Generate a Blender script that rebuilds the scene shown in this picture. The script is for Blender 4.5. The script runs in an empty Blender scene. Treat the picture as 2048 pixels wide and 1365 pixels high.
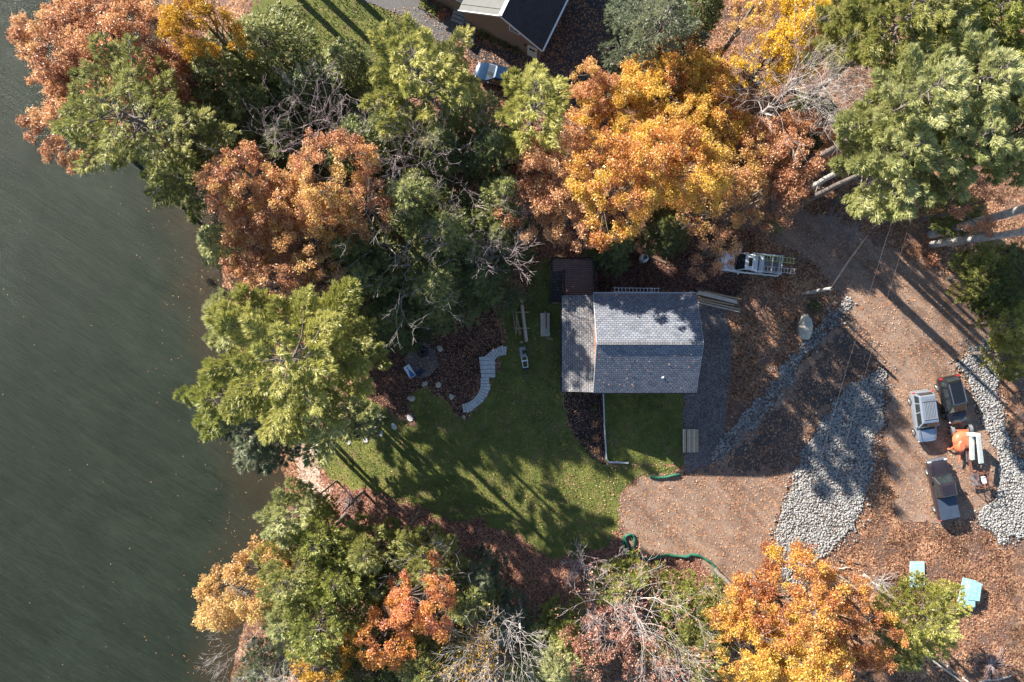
import bpy, math, random
import numpy as np
from math import radians as R, sin, cos, pi, atan2, sqrt
from mathutils import Vector
scene = bpy.context.scene
C = scene.collection
random.seed(7)
# ------------------------------------------------------------------ camera, sky, sun, exposure
CAMH = 63.5; FPX = 1365.0; CX = 1024.0; CY = 682.5
cam_d = bpy.data.cameras.new('camera'); cam = bpy.data.objects.new('camera', cam_d); C.objects.link(cam)
cam.location = (0, 0, CAMH); cam.rotation_euler = (0, 0, 0)
cam_d.sensor_width = 36.0; cam_d.lens = 36.0*FPX/2048.0; cam_d.clip_end = 3000; cam_d.clip_start = 0.5
scene.camera = cam
SUN_EL = 23.8; SHADOW_DIR = -43.5                      # degrees; shadows run to the lower right
world = bpy.data.worlds.new("World"); scene.world = world; world.use_nodes = True
wn = world.node_tree.nodes; wl = world.node_tree.links
sky = wn.new('ShaderNodeTexSky'); sky.sky_type = 'NISHITA'; sky.sun_disc = False
sky.sun_elevation = R(SUN_EL); sky.sun_rotation = R(90-(SHADOW_DIR+180))
wl.new(sky.outputs[0], wn['Background'].inputs[0]); wn['Background'].inputs[1].default_value = 0.075; sky.dust_density = 0.1; sky.ozone_density = 2.0; sky.altitude = 200
sl = bpy.data.lights.new('sun', 'SUN'); sun = bpy.data.objects.new('sun', sl); C.objects.link(sun)
sl.energy = 5.0; sl.angle = R(0.53); sl.color = (1.0, 0.93, 0.83)
ts = Vector((cos(R(SHADOW_DIR+180))*cos(R(SUN_EL)), sin(R(SHADOW_DIR+180))*cos(R(SUN_EL)), sin(R(SUN_EL))))
sun.rotation_euler = ts.to_track_quat('Z', 'Y').to_euler(); sun.location = (0, 0, 80)
scene.view_settings.view_transform = 'Standard'; scene.view_settings.look = 'None'
scene.view_settings.exposure = 1.66; scene.view_settings.gamma = 1.0
scene.cycles.max_bounces = 6; scene.cycles.transparent_max_bounces = 4
scene.cycles.diffuse_bounces = 3; scene.cycles.glossy_bounces = 2; scene.cycles.transmission_bounces = 3

# ------------------------------------------------------------------ terrain and pixel-to-ground helpers
WATER_Z = -2.0
def P(px, py, z=0.0):
    s = (CAMH-z)/FPX
    return ((px-CX)*s, (CY-py)*s, z)
_sh = [(190,-900),(300,-60),(330,100),(400,250),(432,400),(440,560),(470,700),(530,850),(562,930),(566,1000),(530,1100),(500,1200),(470,1300),(440,1450),(420,2300)]
_sw = np.array([P(a, b, WATER_Z)[:2] for a, b in _sh])
_ys = _sw[::-1, 1]; _xs = _sw[::-1, 0]
def shore(y): return np.interp(y, _ys, _xs)
def hgt(x, y):
    x = np.asarray(x, float); y = np.asarray(y, float)
    xs = (shore(y-1.5)+shore(y)+shore(y+1.5))/3
    d = x-xs
    t = np.clip(d/13.0, 0, 1)
    up = WATER_Z*(1-t)**2*(1+2*t)*1.0
    dn = WATER_Z+d*0.22
    z = np.where(d > 0, up, np.maximum(dn, -6))
    z = z+0.05*np.sin(x*0.41+1.3)*np.sin(y*0.37)*np.clip(d/6, 0, 1)
    return z
def G(px, py):
    z = 0.0
    for _ in range(5):
        x, y, _z = P(px, py, z); z = float(hgt(x, y))
    return (x, y, z)
def vnoise(x, y, s, seed=0):
    x = x*s+seed*17.3; y = y*s+seed*9.1
    xi = np.floor(x).astype(np.int64); yi = np.floor(y).astype(np.int64); fx = x-xi; fy = y-yi
    fx = fx*fx*(3-2*fx); fy = fy*fy*(3-2*fy)
    def h(a, b):
        n = (a*374761393+b*668265263+seed*1442695041) & 0xffffffff
        n = ((n ^ (n >> 13))*1274126177) & 0xffffffff
        return ((n ^ (n >> 16)) & 0xffff)/65535.0
    return (h(xi, yi)*(1-fx)+h(xi+1, yi)*fx)*(1-fy)+(h(xi, yi+1)*(1-fx)+h(xi+1, yi+1)*fx)*fy
def poly_sdf(x, y, poly):
    n = len(poly); inside = np.zeros(x.shape, bool); dmin = np.full(x.shape, 1e9)
    for i in range(n):
        x0, y0 = poly[i]; x1, y1 = poly[(i+1) % n]
        ex, ey = x1-x0, y1-y0
        t = np.clip(((x-x0)*ex+(y-y0)*ey)/(ex*ex+ey*ey+1e-9), 0, 1)
        dmin = np.minimum(dmin, np.hypot(x-x0-ex*t, y-y0-ey*t))
        c = ((y0 > y) != (y1 > y)) & (x < (x1-x0)*(y-y0)/((y1-y0) if abs(y1-y0) > 1e-9 else 1e-9)+x0)
        inside ^= c
    return np.where(inside, dmin, -dmin)

# ------------------------------------------------------------------ tagging / mesh helpers
def tag(o, label=None, cat=None, group=None, kind=None):
    if label: o['label'] = label
    if cat: o['category'] = cat
    if group: o['group'] = group
    if kind: o['kind'] = kind
    return o
def empty(name, loc, rz=0.0, label=None, cat=None, group=None):
    o = bpy.data.objects.new(name, None); C.objects.link(o); o.location = loc; o.rotation_euler = (0, 0, rz)
    o.empty_display_size = 0.3
    return tag(o, label, cat, group)
def np_mesh(name, verts, k, mat, parent=None, tint=None, idx=None, smooth=False):
    """verts (N,3); k verts per face consecutive, or idx (M,k)"""
    verts = np.asarray(verts, np.float32); me = bpy.data.meshes.new(name)
    if idx is None: idx = np.arange(len(verts)).reshape(-1, k)
    m = len(idx)
    me.vertices.add(len(verts)); me.vertices.foreach_set('co', verts.ravel())
    me.loops.add(m*k); me.loops.foreach_set('vertex_index', idx.astype(np.int32).ravel())
    me.polygons.add(m); me.polygons.foreach_set('loop_start', np.arange(0, m*k, k, dtype=np.int32))
    if smooth: me.polygons.foreach_set('use_smooth', np.ones(m, bool))
    me.update(calc_edges=True)
    if tint is not None:
        a = me.attributes.new('tint', 'FLOAT', 'POINT'); a.data.foreach_set('value', np.asarray(tint, np.float32))
    me.materials.append(mat)
    o = bpy.data.objects.new(name, me); C.objects.link(o)
    if parent is not None: o.parent = parent
    return o
class MB:
    def __init__(s): s.v = []; s.f = []
    def add(s, v, f):
        n = len(s.v); s.v += [tuple(a) for a in v]; s.f += [tuple(i+n for i in q) for q in f]; return s
    def box(s, c, d, rz=0.0, tilt=None):
        cx, cy, cz = c; a, b, h = d[0]/2, d[1]/2, d[2]/2; vs = []
        for z in (-h, h):
            for x, y in ((-a, -b), (a, -b), (a, b), (-a, b)):
                zz = z+(tilt*x if tilt else 0)
                vs.append((cx+x*cos(rz)-y*sin(rz), cy+x*sin(rz)+y*cos(rz), cz+zz))
        return s.add(vs, [(3,2,1,0),(4,5,6,7),(0,1,5,4),(1,2,6,5),(2,3,7,6),(3,0,4,7)])
    def hexa(s, b, t):
        return s.add(list(b)+list(t), [(3,2,1,0),(4,5,6,7),(0,1,5,4),(1,2,6,5),(2,3,7,6),(3,0,4,7)])
    def panel(s, q, th=0.015):
        q = [Vector(p) for p in q]; n = (q[1]-q[0]).cross(q[2]-q[0]).normalized()*th
        return s.hexa([p-n for p in q], [p+n for p in q])
    def bar(s, p, q, w, h=None):
        p = Vector(p); q = Vector(q); h = h or w; d = (q-p).normalized()
        up = Vector((0, 0, 1)) if abs(d.z) < 0.95 else Vector((1, 0, 0))
        a = d.cross(up).normalized()*w/2; b = a.cross(d).normalized()*h/2
        return s.hexa([p-a-b, p+a-b, p+a+b, p-a+b], [q-a-b, q+a-b, q+a+b, q-a+b])
    def tube(s, p, q, r0, r1=None, n=10, cap=True):
        p = Vector(p); q = Vector(q); r1 = r0 if r1 is None else r1; d = (q-p).normalized()
        up = Vector((0, 0, 1)) if abs(d.z) < 0.95 else Vector((1, 0, 0))
        a = d.cross(up).normalized(); b = a.cross(d); vs = []
        for c, r in ((p, r0), (q, r1)):
            for i in range(n): t = 2*pi*i/n; vs.append(c+a*r*cos(t)+b*r*sin(t))
        fs = [(i, (i+1) % n, n+(i+1) % n, n+i) for i in range(n)]
        if cap: fs += [tuple(range(n-1, -1, -1)), tuple(range(n, 2*n))]
        return s.add(vs, fs)
    def prism(s, pts, z0, z1):
        n = len(pts); vs = [(x, y, z0) for x, y in pts]+[(x, y, z1) for x, y in pts]
        return s.add(vs, [tuple(range(n-1, -1, -1)), tuple(range(n, 2*n))]+[(i, (i+1) % n, n+(i+1) % n, n+i) for i in range(n)])
    def rings(s, rs, closed=True, caps=True):
        n = len(rs[0]); vs = [p for r in rs for p in r]; fs = []
        for k in range(len(rs)-1):
            for i in range(n if closed else n-1):
                j = (i+1) % n; fs.append((k*n+i, k*n+j, (k+1)*n+j, (k+1)*n+i))
        if caps: fs += [tuple(range(n-1, -1, -1)), tuple((len(rs)-1)*n+i for i in range(n))]
        return s.add(vs, fs)
    def build(s, name, mat, parent=None, smooth=False, bevel=0.0, label=None):
        import bmesh
        me = bpy.data.meshes.new(name); me.from_pydata(s.v, [], s.f)
        bm = bmesh.new(); bm.from_mesh(me); bmesh.ops.recalc_face_normals(bm, faces=bm.faces); bm.to_mesh(me); bm.free()
        if smooth:
            me.polygons.foreach_set('use_smooth', [True]*len(me.polygons)); me.set_sharp_from_angle(angle=R(38))
        me.materials.append(mat)
        o = bpy.data.objects.new(name, me); C.objects.link(o)
        if parent is not None: o.parent = parent
        if bevel:
            b = o.modifiers.new('bevel', 'BEVEL'); b.width = bevel; b.segments = 2; b.limit_method = 'ANGLE'
        if label: o['label'] = label
        return o
def segs_np(segs, n=4):
    """segs (M,8): p0 p1 r0 r1 -> quads"""
    s = np.asarray(segs, float); p = s[:, :3]; q = s[:, 3:6]; d = q-p
    d /= np.linalg.norm(d, axis=1, keepdims=True)+1e-9
    up = np.where(np.abs(d[:, 2:3]) < 0.9, np.array([[0, 0, 1.0]]), np.array([[1.0, 0, 0]]))
    a = np.cross(d, up); a /= np.linalg.norm(a, axis=1, keepdims=True)+1e-9; b = np.cross(a, d)
    t = np.arange(n)*2*pi/n; ring = a[:, None]*np.cos(t)[None, :, None]+b[:, None]*np.sin(t)[None, :, None]
    v0 = p[:, None]+ring*s[:, 6][:, None, None]; v1 = q[:, None]+ring*s[:, 7][:, None, None]
    v = np.concatenate([v0, v1], 1).reshape(-1, 3)
    i = np.arange(n); j = (i+1) % n; f = np.stack([i, j, j+n, i+n], 1)
    idx = (f[None]+(np.arange(len(s))*2*n)[:, None, None]).reshape(-1, 4)
    return v, idx
def pipe(mb, pts, r, n=10, sub=6, rf=None):
    pts = [Vector(p) for p in pts]; q = []
    e = [pts[0]*2-pts[1]]+pts+[pts[-1]*2-pts[-2]]
    for i in range(1, len(e)-2):
        for k in range(sub):
            t = k/sub; a, b, c, d = e[i-1], e[i], e[i+1], e[i+2]
            q.append(0.5*((2*b)+(c-a)*t+(2*a-5*b+4*c-d)*t*t+(3*b-a-3*c+d)*t**3))
    q.append(pts[-1]); rs = []
    for i, p in enumerate(q):
        d = (q[min(i+1, len(q)-1)]-q[max(i-1, 0)]).normalized()
        up = Vector((0, 0, 1)) if abs(d.z) < 0.9 else Vector((1, 0, 0))
        a = d.cross(up).normalized(); b = a.cross(d); rr = r*(rf(i/(len(q)-1)) if rf else 1)
        rs.append([p+a*rr*cos(2*pi*k/n)+b*rr*sin(2*pi*k/n) for k in range(n)])
    return mb.rings(rs)

# ------------------------------------------------------------------ materials
def newmat(name):
    m = bpy.data.materials.new(name); m.use_nodes = True; nt = m.node_tree
    return m, nt, nt.nodes['Principled BSDF'], nt.nodes['Material Output']
def ramp(nt, stops, fac=None):
    r = nt.nodes.new('ShaderNodeValToRGB'); el = r.color_ramp.elements
    while len(el) > 1: el.remove(el[-1])
    el[0].position = stops[0][0]; el[0].color = (*stops[0][1], 1)
    for p, c in stops[1:]:
        e = el.new(p); e.color = (*c, 1)
    if fac is not None: nt.links.new(fac, r.inputs[0])
    return r.outputs[0]
def noise(nt, vec, scale, detail=4, rough=0.6, dist=0.0):
    n = nt.nodes.new('ShaderNodeTexNoise'); n.inputs['Scale'].default_value = scale; n.inputs['Detail'].default_value = detail
    n.inputs['Roughness'].default_value = rough; n.inputs['Distortion'].default_value = dist
    if vec is not None: nt.links.new(vec, n.inputs['Vector'])
    return n.outputs['Fac']
def voro(nt, vec, scale, out='Color'):
    n = nt.nodes.new('ShaderNodeTexVoronoi'); n.inputs['Scale'].default_value = scale
    nt.links.new(vec, n.inputs['Vector']); return n.outputs[out]
def mixc(nt, fac, a, b, mode='MIX'):
    m = nt.nodes.new('ShaderNodeMix'); m.data_type = 'RGBA'; m.blend_type = mode
    for s, v in ((m.inputs[0], fac), (m.inputs[6], a), (m.inputs[7], b)):
        if isinstance(v, (int, float)): s.default_value = v
        elif isinstance(v, tuple): s.default_value = (*v, 1)
        else: nt.links.new(v, s)
    return m.outputs[2]
def sep(nt, col, ch=0):
    s = nt.nodes.new('ShaderNodeSeparateColor'); nt.links.new(col, s.inputs[0]); return s.outputs[ch]
def mrange(nt, v, a, b, c=0.0, d=1.0):
    m = nt.nodes.new('ShaderNodeMapRange'); nt.links.new(v, m.inputs[0])
    for i, x in enumerate((a, b, c, d)): m.inputs[i+1].default_value = x
    return m.outputs[0]
def mathn(nt, op, a, b):
    m = nt.nodes.new('ShaderNodeMath'); m.operation = op
    for s, v in ((m.inputs[0], a), (m.inputs[1], b)):
        if isinstance(v, (int, float)): s.default_value = v
        else: nt.links.new(v, s)
    return m.outputs[0]
def bump(nt, bsdf, h, strength, dist=0.05):
    b = nt.nodes.new('ShaderNodeBump'); b.inputs['Strength'].default_value = strength; b.inputs['Distance'].default_value = dist
    nt.links.new(h, b.inputs['Height']); nt.links.new(b.outputs[0], bsdf.inputs['Normal'])
def objco(nt):
    t = nt.nodes.new('ShaderNodeTexCoord'); return t.outputs['Object']
def pm(name, c1, c2=None, scale=3.0, rough=0.6, metal=0.0, bs=0.2, bscale=None, coat=0.0, stretch=None, spec=0.5):
    m, nt, b, out = newmat(name); co = objco(nt)
    if stretch:
        mp = nt.nodes.new('ShaderNodeMapping'); mp.inputs['Scale'].default_value = stretch; nt.links.new(co, mp.inputs[0]); co = mp.outputs[0]
    c2 = c2 or tuple(x*0.75 for x in c1)
    n = noise(nt, co, scale, 6, 0.65); f = mrange(nt, n, 0.3, 0.7)
    nt.links.new(mixc(nt, f, c2, c1), b.inputs['Base Color'])
    b.inputs['Roughness'].default_value = rough; b.inputs['Metallic'].default_value = metal
    b.inputs['Coat Weight'].default_value = coat; b.inputs['Specular IOR Level'].default_value = spec
    if bs: bump(nt, b, noise(nt, co, bscale or scale*4, 4), bs, 0.02)
    return m
def foliage(name, cols, trans=0.46, gloss=0.03):
    m, nt, b, out = newmat(name); nt.nodes.remove(b)
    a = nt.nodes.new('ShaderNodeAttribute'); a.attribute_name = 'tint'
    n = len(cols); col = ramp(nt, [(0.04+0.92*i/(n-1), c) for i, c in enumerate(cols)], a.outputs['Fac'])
    d = nt.nodes.new('ShaderNodeBsdfDiffuse'); t = nt.nodes.new('ShaderNodeBsdfTranslucent'); g = nt.nodes.new('ShaderNodeBsdfGlossy')
    g.inputs['Roughness'].default_value = 0.45; g.inputs['Color'].default_value = (1, 1, 1, 1)
    nt.links.new(col, d.inputs[0]); nt.links.new(col, t.inputs[0])
    s1 = nt.nodes.new('ShaderNodeMixShader'); s1.inputs[0].default_value = trans
    nt.links.new(d.outputs[0], s1.inputs[1]); nt.links.new(t.outputs[0], s1.inputs[2])
    s2 = nt.nodes.new('ShaderNodeMixShader'); s2.inputs[0].default_value = gloss
    nt.links.new(s1.outputs[0], s2.inputs[1]); nt.links.new(g.outputs[0], s2.inputs[2])
    nt.links.new(s2.outputs[0], out.inputs[0]); return m

FOL = {
 'peach': foliage('peach oak leaves', [(.18,.07,.04),(.46,.20,.10),(.62,.32,.17),(.68,.38,.17),(.72,.46,.22)], gloss=.045),
 'orange': foliage('orange maple leaves', [(.28,.09,.04),(.54,.20,.07),(.68,.31,.09),(.72,.40,.09),(.74,.52,.09)], gloss=.04),
 'peachgold': foliage('golden peach leaves', [(.38,.18,.07),(.62,.36,.14),(.70,.45,.18),(.74,.54,.20)]),
 'rust': foliage('rusty leaves', [(.22,.09,.05),(.46,.20,.11),(.60,.29,.15),(.68,.38,.20)], gloss=.04),
 'copper': foliage('copper oak leaves', [(.28,.12,.07),(.52,.23,.12),(.64,.31,.15),(.68,.38,.16),(.68,.46,.14)], gloss=.04),
 'yellow': foliage('yellow leaves', [(.50,.24,.02),(.70,.42,.03),(.78,.52,.04),(.80,.60,.08)]),
 'gold': foliage('golden leaves', [(.34,.15,.02),(.52,.29,.02),(.60,.38,.03),(.58,.30,.05)]),
 'red': foliage('scarlet leaves', [(.42,.11,.06),(.66,.23,.12),(.72,.30,.15),(.70,.34,.07)], gloss=.04),
 'pink': foliage('pale red leaves', [(.40,.15,.10),(.60,.28,.19),(.66,.38,.24)]),
 'lime': foliage('yellow green needles', [(.09,.10,.025),(.26,.26,.055),(.43,.42,.10),(.60,.56,.19)]),
 'pine': foliage('fresh green pine needles', [(.07,.085,.03),(.20,.215,.055),(.34,.34,.09),(.48,.46,.17)]),
 'sage': foliage('grey green needles', [(.13,.135,.05),(.29,.31,.105),(.44,.45,.17),(.58,.57,.28)]),
 'dark': foliage('dark hemlock needles', [(.04,.055,.018),(.09,.115,.03),(.16,.185,.048),(.25,.27,.08)]),
 'olive': foliage('olive cedar needles', [(.08,.10,.025),(.20,.22,.045),(.31,.33,.07),(.42,.42,.11)]),
 'spruce': foliage('dusty spruce needles', [(.06,.08,.05),(.13,.16,.09),(.21,.24,.13),(.30,.31,.18)]),
 'mid': foliage('mid green needles', [(.055,.07,.022),(.15,.17,.042),(.26,.28,.075),(.38,.38,.13)]),
}
M = {}
M['bark'] = pm('grey brown bark', (.20,.165,.13), (.07,.055,.045), 4, .9, bs=.8, bscale=14)
M['palebark'] = pm('pale grey bark', (.52,.49,.45), (.22,.20,.18), 2.5, .8, bs=.6, bscale=10)
M['twig'] = pm('pinkish grey twigs', (.46,.37,.36), (.26,.20,.20), 3, .85, bs=0)
M['whitetwig'] = pm('whitish twigs', (.52,.47,.43), (.26,.22,.20), 3, .85, bs=0)
M['pinebark'] = pm('pine bark', (.19,.16,.14), (.08,.065,.055), 4, .9, bs=.8, bscale=12)

def shingles(name, ca, cb, cc, horiz=True, row=0.20):
    m, nt, b, out = newmat(name); co = objco(nt)
    mp = nt.nodes.new('ShaderNodeMapping'); nt.links.new(co, mp.inputs[0])
    if not horiz: mp.inputs['Rotation'].default_value = (0, 0, R(90))
    br = nt.nodes.new('ShaderNodeTexBrick'); nt.links.new(mp.outputs[0], br.inputs[0])
    br.inputs['Scale'].default_value = 1.0; br.inputs['Brick Width'].default_value = 0.33; br.inputs['Row Height'].default_value = row
    br.inputs['Mortar Size'].default_value = 0.025; br.inputs['Mortar Smooth'].default_value = .4; br.inputs['Bias'].default_value = -0.15
    br.inputs['Color1'].default_value = (*ca, 1); br.inputs['Color2'].default_value = (*cb, 1); br.inputs['Mortar'].default_value = (*cc, 1)
    n = mrange(nt, noise(nt, co, 0.9, 5, .7), .3, .7, .82, 1.12)
    sp = mrange(nt, noise(nt, co, 22, 2, .8), .3, .7, .8, 1.2)
    mm = mathn(nt, 'MULTIPLY', n, sp)
    c = mixc(nt, 1.0, br.outputs['Color'], mm, 'MULTIPLY')
    nt.links.new(c, b.inputs['Base Color']); b.inputs['Roughness'].default_value = .9
    bump(nt, b, mathn(nt, 'SUBTRACT', sp, br.outputs['Fac']), .6, .02); return m
M['shingle'] = shingles('grey asphalt shingles', (.22,.232,.255), (.12,.138,.17), (.055,.062,.085))
M['shingle_low'] = shingles('brownish asphalt shingles', (.25,.245,.24), (.16,.155,.165), (.075,.073,.08), False)
M['darkroof'] = shingles('charcoal shingles', (.045,.047,.055), (.03,.032,.04), (.018,.018,.02))
def boards(name, c1, c2, gap, width, horiz=True):
    m, nt, b, out = newmat(name); co = objco(nt)
    mp = nt.nodes.new('ShaderNodeMapping'); nt.links.new(co, mp.inputs[0])
    if not horiz: mp.inputs['Rotation'].default_value = (0, 0, R(90))
    br = nt.nodes.new('ShaderNodeTexBrick'); nt.links.new(mp.outputs[0], br.inputs[0])
    br.inputs['Scale'].default_value = 1.0; br.inputs['Brick Width'].default_value = 3.7; br.inputs['Row Height'].default_value = width
    br.inputs['Mortar Size'].default_value = 0.02
    br.inputs['Color1'].default_value = (*c1, 1); br.inputs['Color2'].default_value = (*c2, 1); br.inputs['Mortar'].default_value = (*gap, 1)
    n = mrange(nt, noise(nt, co, 5, 5, .7), .3, .7, .8, 1.2)
    nt.links.new(mixc(nt, 1.0, br.outputs['Color'], n, 'MULTIPLY'), b.inputs['Base Color']); b.inputs['Roughness'].default_value = .75
    bump(nt, b, mathn(nt, 'SUBTRACT', 1.0, br.outputs['Fac']), .6, .02); return m
M['deck'] = boards('brown deck boards', (.26,.145,.115), (.21,.12,.095), (.02,.012,.01), .16)
M['stair'] = pm('dark stair boards', (.075,.06,.06), (.05,.04,.042), 4, .7)
def siding(name, c1, c2, row):
    m, nt, b, out = newmat(name); co = objco(nt)
    s = nt.nodes.new('ShaderNodeSeparateXYZ'); nt.links.new(co, s.inputs[0])
    f = mathn(nt, 'FRACT', mathn(nt, 'DIVIDE', s.outputs[2], row), 0.0)
    e = mrange(nt, f, 0.0, .16)
    n = mrange(nt, noise(nt, co, 3, 5), .3, .7)
    nt.links.new(mixc(nt, e, tuple(x*.45 for x in c2), mixc(nt, n, c2, c1)), b.inputs['Base Color']); b.inputs['Roughness'].default_value = .7
    bump(nt, b, f, .5, .02); return m
M['siding'] = siding('dark grey siding', (.16,.17,.18), (.13,.14,.15), .15)
M['tansiding'] = siding('brown tan siding', (.30,.22,.17), (.26,.19,.145), .14)
M['cedar'] = pm('orange cedar wall', (.5,.22,.1), (.38,.15,.07), 6, .7)
M['whitetrim'] = pm('white trim', (.78,.78,.76), (.66,.66,.64), 5, .5, bs=.05)
M['greytrim'] = pm('grey trim', (.42,.42,.42), (.34,.34,.34), 5, .5, bs=.05)
M['blackmetal'] = pm('black metal rail', (.02,.02,.022), (.014,.014,.015), 8, .4, .5, bs=.05)
M['glass'] = pm('dark window glass', (.02,.025,.03), (.012,.015,.018), 1, .08, 0, bs=0)
M['carglass'] = pm('tinted car glass', (.035,.042,.045), (.012,.016,.018), 2.5, .06, 0, bs=0, coat=.5)
M['tyre'] = pm('tyre rubber', (.03,.03,.03), (.02,.02,.02), 9, .85)
M['rim'] = pm('alloy rim', (.5,.5,.5), (.3,.3,.3), 9, .35, .8)
M['silver'] = pm('silver car paint', (.36,.40,.46), (.31,.35,.41), 1.5, .34, .55, bs=0, coat=.6)
M['blackpaint'] = pm('black car paint', (.016,.018,.022), (.010,.011,.014), 1.5, .22, .2, bs=0, coat=.8)
M['maroon'] = pm('dark plum grey car paint', (.042,.032,.038), (.03,.023,.028), 1.5, .25, .3, bs=0, coat=.8)
M['whitepaint'] = pm('white car paint', (.74,.75,.77), (.62,.64,.67), 1.5, .35, 0, bs=0, coat=.5)
M['bluepaint'] = pm('deep blue car paint', (.015,.04,.09), (.01,.03,.065), 1.5, .22, .3, bs=0, coat=.5)
M['tonneau'] = pm('vinyl bed cover', (.045,.065,.10), (.035,.05,.08), 3, .55, bs=.15)
M['redlamp'] = pm('red tail lamp', (.45,.02,.025), (.3,.01,.015), 8, .2, bs=0, coat=.6)
M['clearlamp'] = pm('clear headlamp', (.7,.7,.66), (.5,.5,.48), 8, .15, bs=0, coat=.6)
M['chrome'] = pm('bright metal', (.62,.62,.62), (.45,.45,.45), 8, .3, .9, bs=.05)
M['alu'] = pm('aluminium ladder', (.66,.64,.62), (.5,.48,.46), 8, .4, .5, bs=.05)
M['yellowrail'] = pm('yellow green fibreglass', (.55,.58,.20), (.42,.46,.15), 8, .5, bs=.05)
M['plastic'] = pm('black plastic', (.03,.03,.032), (.02,.02,.022), 8, .5)
M['lumber'] = pm('fresh lumber', (.50,.37,.23), (.36,.25,.15), 3, .8, stretch=(1,1,1))
M['palewood'] = pm('pale pine boards', (.62,.54,.44), (.48,.40,.31), 3, .8)
M['oldwood'] = pm('weathered dark boards', (.22,.14,.09), (.11,.07,.045), 4, .85)
M['greywood'] = pm('sun bleached wood', (.50,.47,.42), (.30,.27,.24), 5, .85, bs=.5)
M['stone'] = pm('pale stone slab', (.58,.59,.57), (.34,.35,.35), 3, .85, bs=.6, bscale=8)
M['boulder'] = pm('cream boulder', (.60,.54,.42), (.27,.25,.22), 1.6, .85, bs=.9, bscale=5)
M['orange'] = pm('orange machine enamel', (.68,.17,.08), (.58,.13,.06), 2, .4, bs=.05, coat=.3)
M['cream'] = pm('cream boom enamel', (.58,.62,.56), (.46,.50,.45), 3, .4, bs=.05, coat=.2)
M['ruststeel'] = pm('brown steel', (.35,.15,.10), (.2,.09,.06), 5, .5, .4)
M['greygreen'] = pm('grey metal', (.32,.33,.33), (.24,.25,.25), 5, .5, .5)
M['green'] = pm('green netting sock', (.02,.15,.085), (.01,.075,.045), 9, .7, bs=.9, bscale=25)
M['board_white'] = pm('white game board', (.72,.76,.8), (.6,.65,.7), 6, .5)
M['board_blue'] = pm('blue paint', (.03,.16,.42), (.02,.12,.33), 6, .5)
M['navy'] = pm('navy fabric', (.025,.04,.09), (.015,.025,.05), 6, .8)
M['foam'] = pm('pale aqua foam board', (.36,.56,.53), (.20,.36,.37), 2.5, .7, bs=.3)
M['aquaglass'] = pm('pale aqua frosted sheet', (.42,.60,.60), (.26,.44,.46), 4, .35, bs=.1, coat=.3)
M['whiteplastic'] = pm('white plastic', (.8,.8,.8), (.68,.7,.72), 6, .4, bs=.3)
M['metalroof'] = pm('pale standing seam roof', (.085,.088,.08), (.06,.062,.058), 1.5, .7, 0, bs=.05)
M['wire'] = pm('aerial wire', (.10,.085,.09), (.07,.06,.06), 8, .5, .3, bs=0)
M['concrete'] = pm('concrete', (.13,.125,.12), (.09,.085,.08), 3, .85, bs=.3)
M['wallcap'] = pm('pale concrete wall', (.6,.63,.66), (.45,.48,.5), 5, .8, bs=.3)
M['hose'] = pm('dull yellow hose', (.25,.24,.08), (.16,.15,.05), 5, .6)
M['ember'] = pm('charred black', (.02,.02,.025), (.01,.01,.012), 6, .9)

def stuffmat(name, cols, rough=.8):
    m, nt, b, out = newmat(name); a = nt.nodes.new('ShaderNodeAttribute'); a.attribute_name = 'tint'
    n = len(cols); nt.links.new(ramp(nt, [(0.02+0.96*i/(n-1), c) for i, c in enumerate(cols)], a.outputs['Fac']), b.inputs['Base Color'])
    b.inputs['Roughness'].default_value = rough; return m
def litter(name, cols, scale, big=None, dark=.5, bs=.8, patch=None):
    m, nt, b, out = newmat(name); co = objco(nt)
    v = voro(nt, co, scale); v2 = voro(nt, co, scale*1.9)
    f = sep(nt, v, 0); f2 = sep(nt, v2, 1)
    ff = mathn(nt, 'ADD', mathn(nt, 'MULTIPLY', f, .6), mathn(nt, 'MULTIPLY', f2, .4))
    n = len(cols); c = ramp(nt, [(.1+.8*i/(n-1), k) for i, k in enumerate(cols)], ff)
    g = mrange(nt, noise(nt, co, .35, 6, .62, .4), .33, .67, dark, 1.25)
    c = mixc(nt, 1.0, c, g, 'MULTIPLY')
    if patch:
        pf = mrange(nt, noise(nt, co, patch[1], 6, .65), .5, .62); c = mixc(nt, pf, c, patch[0])
    nt.links.new(c, b.inputs['Base Color']); b.inputs['Roughness'].default_value = .85; b.inputs['Specular IOR Level'].default_value = .25
    bump(nt, b, mathn(nt, 'ADD', ff, noise(nt, co, 9, 4)), bs, .06); return m
M['ground'] = litter('leaf litter ground', [(.05,.028,.02),(.14,.065,.04),(.30,.135,.07),(.44,.24,.125),(.58,.40,.25)], 7, patch=((.16,.10,.075), .45), dark=.36)
M['mulch'] = litter('dark mulch and leaves', [(.025,.016,.013),(.06,.032,.024),(.11,.055,.04),(.2,.11,.08)], 8, dark=.6)
M['bed'] = litter('black bark mulch', [(.012,.01,.01),(.03,.022,.02),(.05,.035,.03),(.12,.07,.05)], 9, dark=.6)
M['redlitter'] = litter('reddish leaf carpet', [(.06,.028,.02),(.15,.062,.042),(.28,.13,.085),(.44,.25,.17)], 8, dark=.65)
M['sand'] = litter('sandy shore litter', [(.16,.09,.06),(.34,.24,.17),(.48,.36,.27),(.58,.48,.40)], 7, dark=.8)
M['gravel'] = litter('blue grey gravel', [(.05,.04,.04),(.11,.095,.09),(.17,.15,.145),(.27,.23,.20)], 12, dark=.8)
M['rubblebase'] = litter('rubble bed', [(.06,.05,.045),(.13,.115,.105),(.22,.19,.17)], 7, dark=.8)
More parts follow.
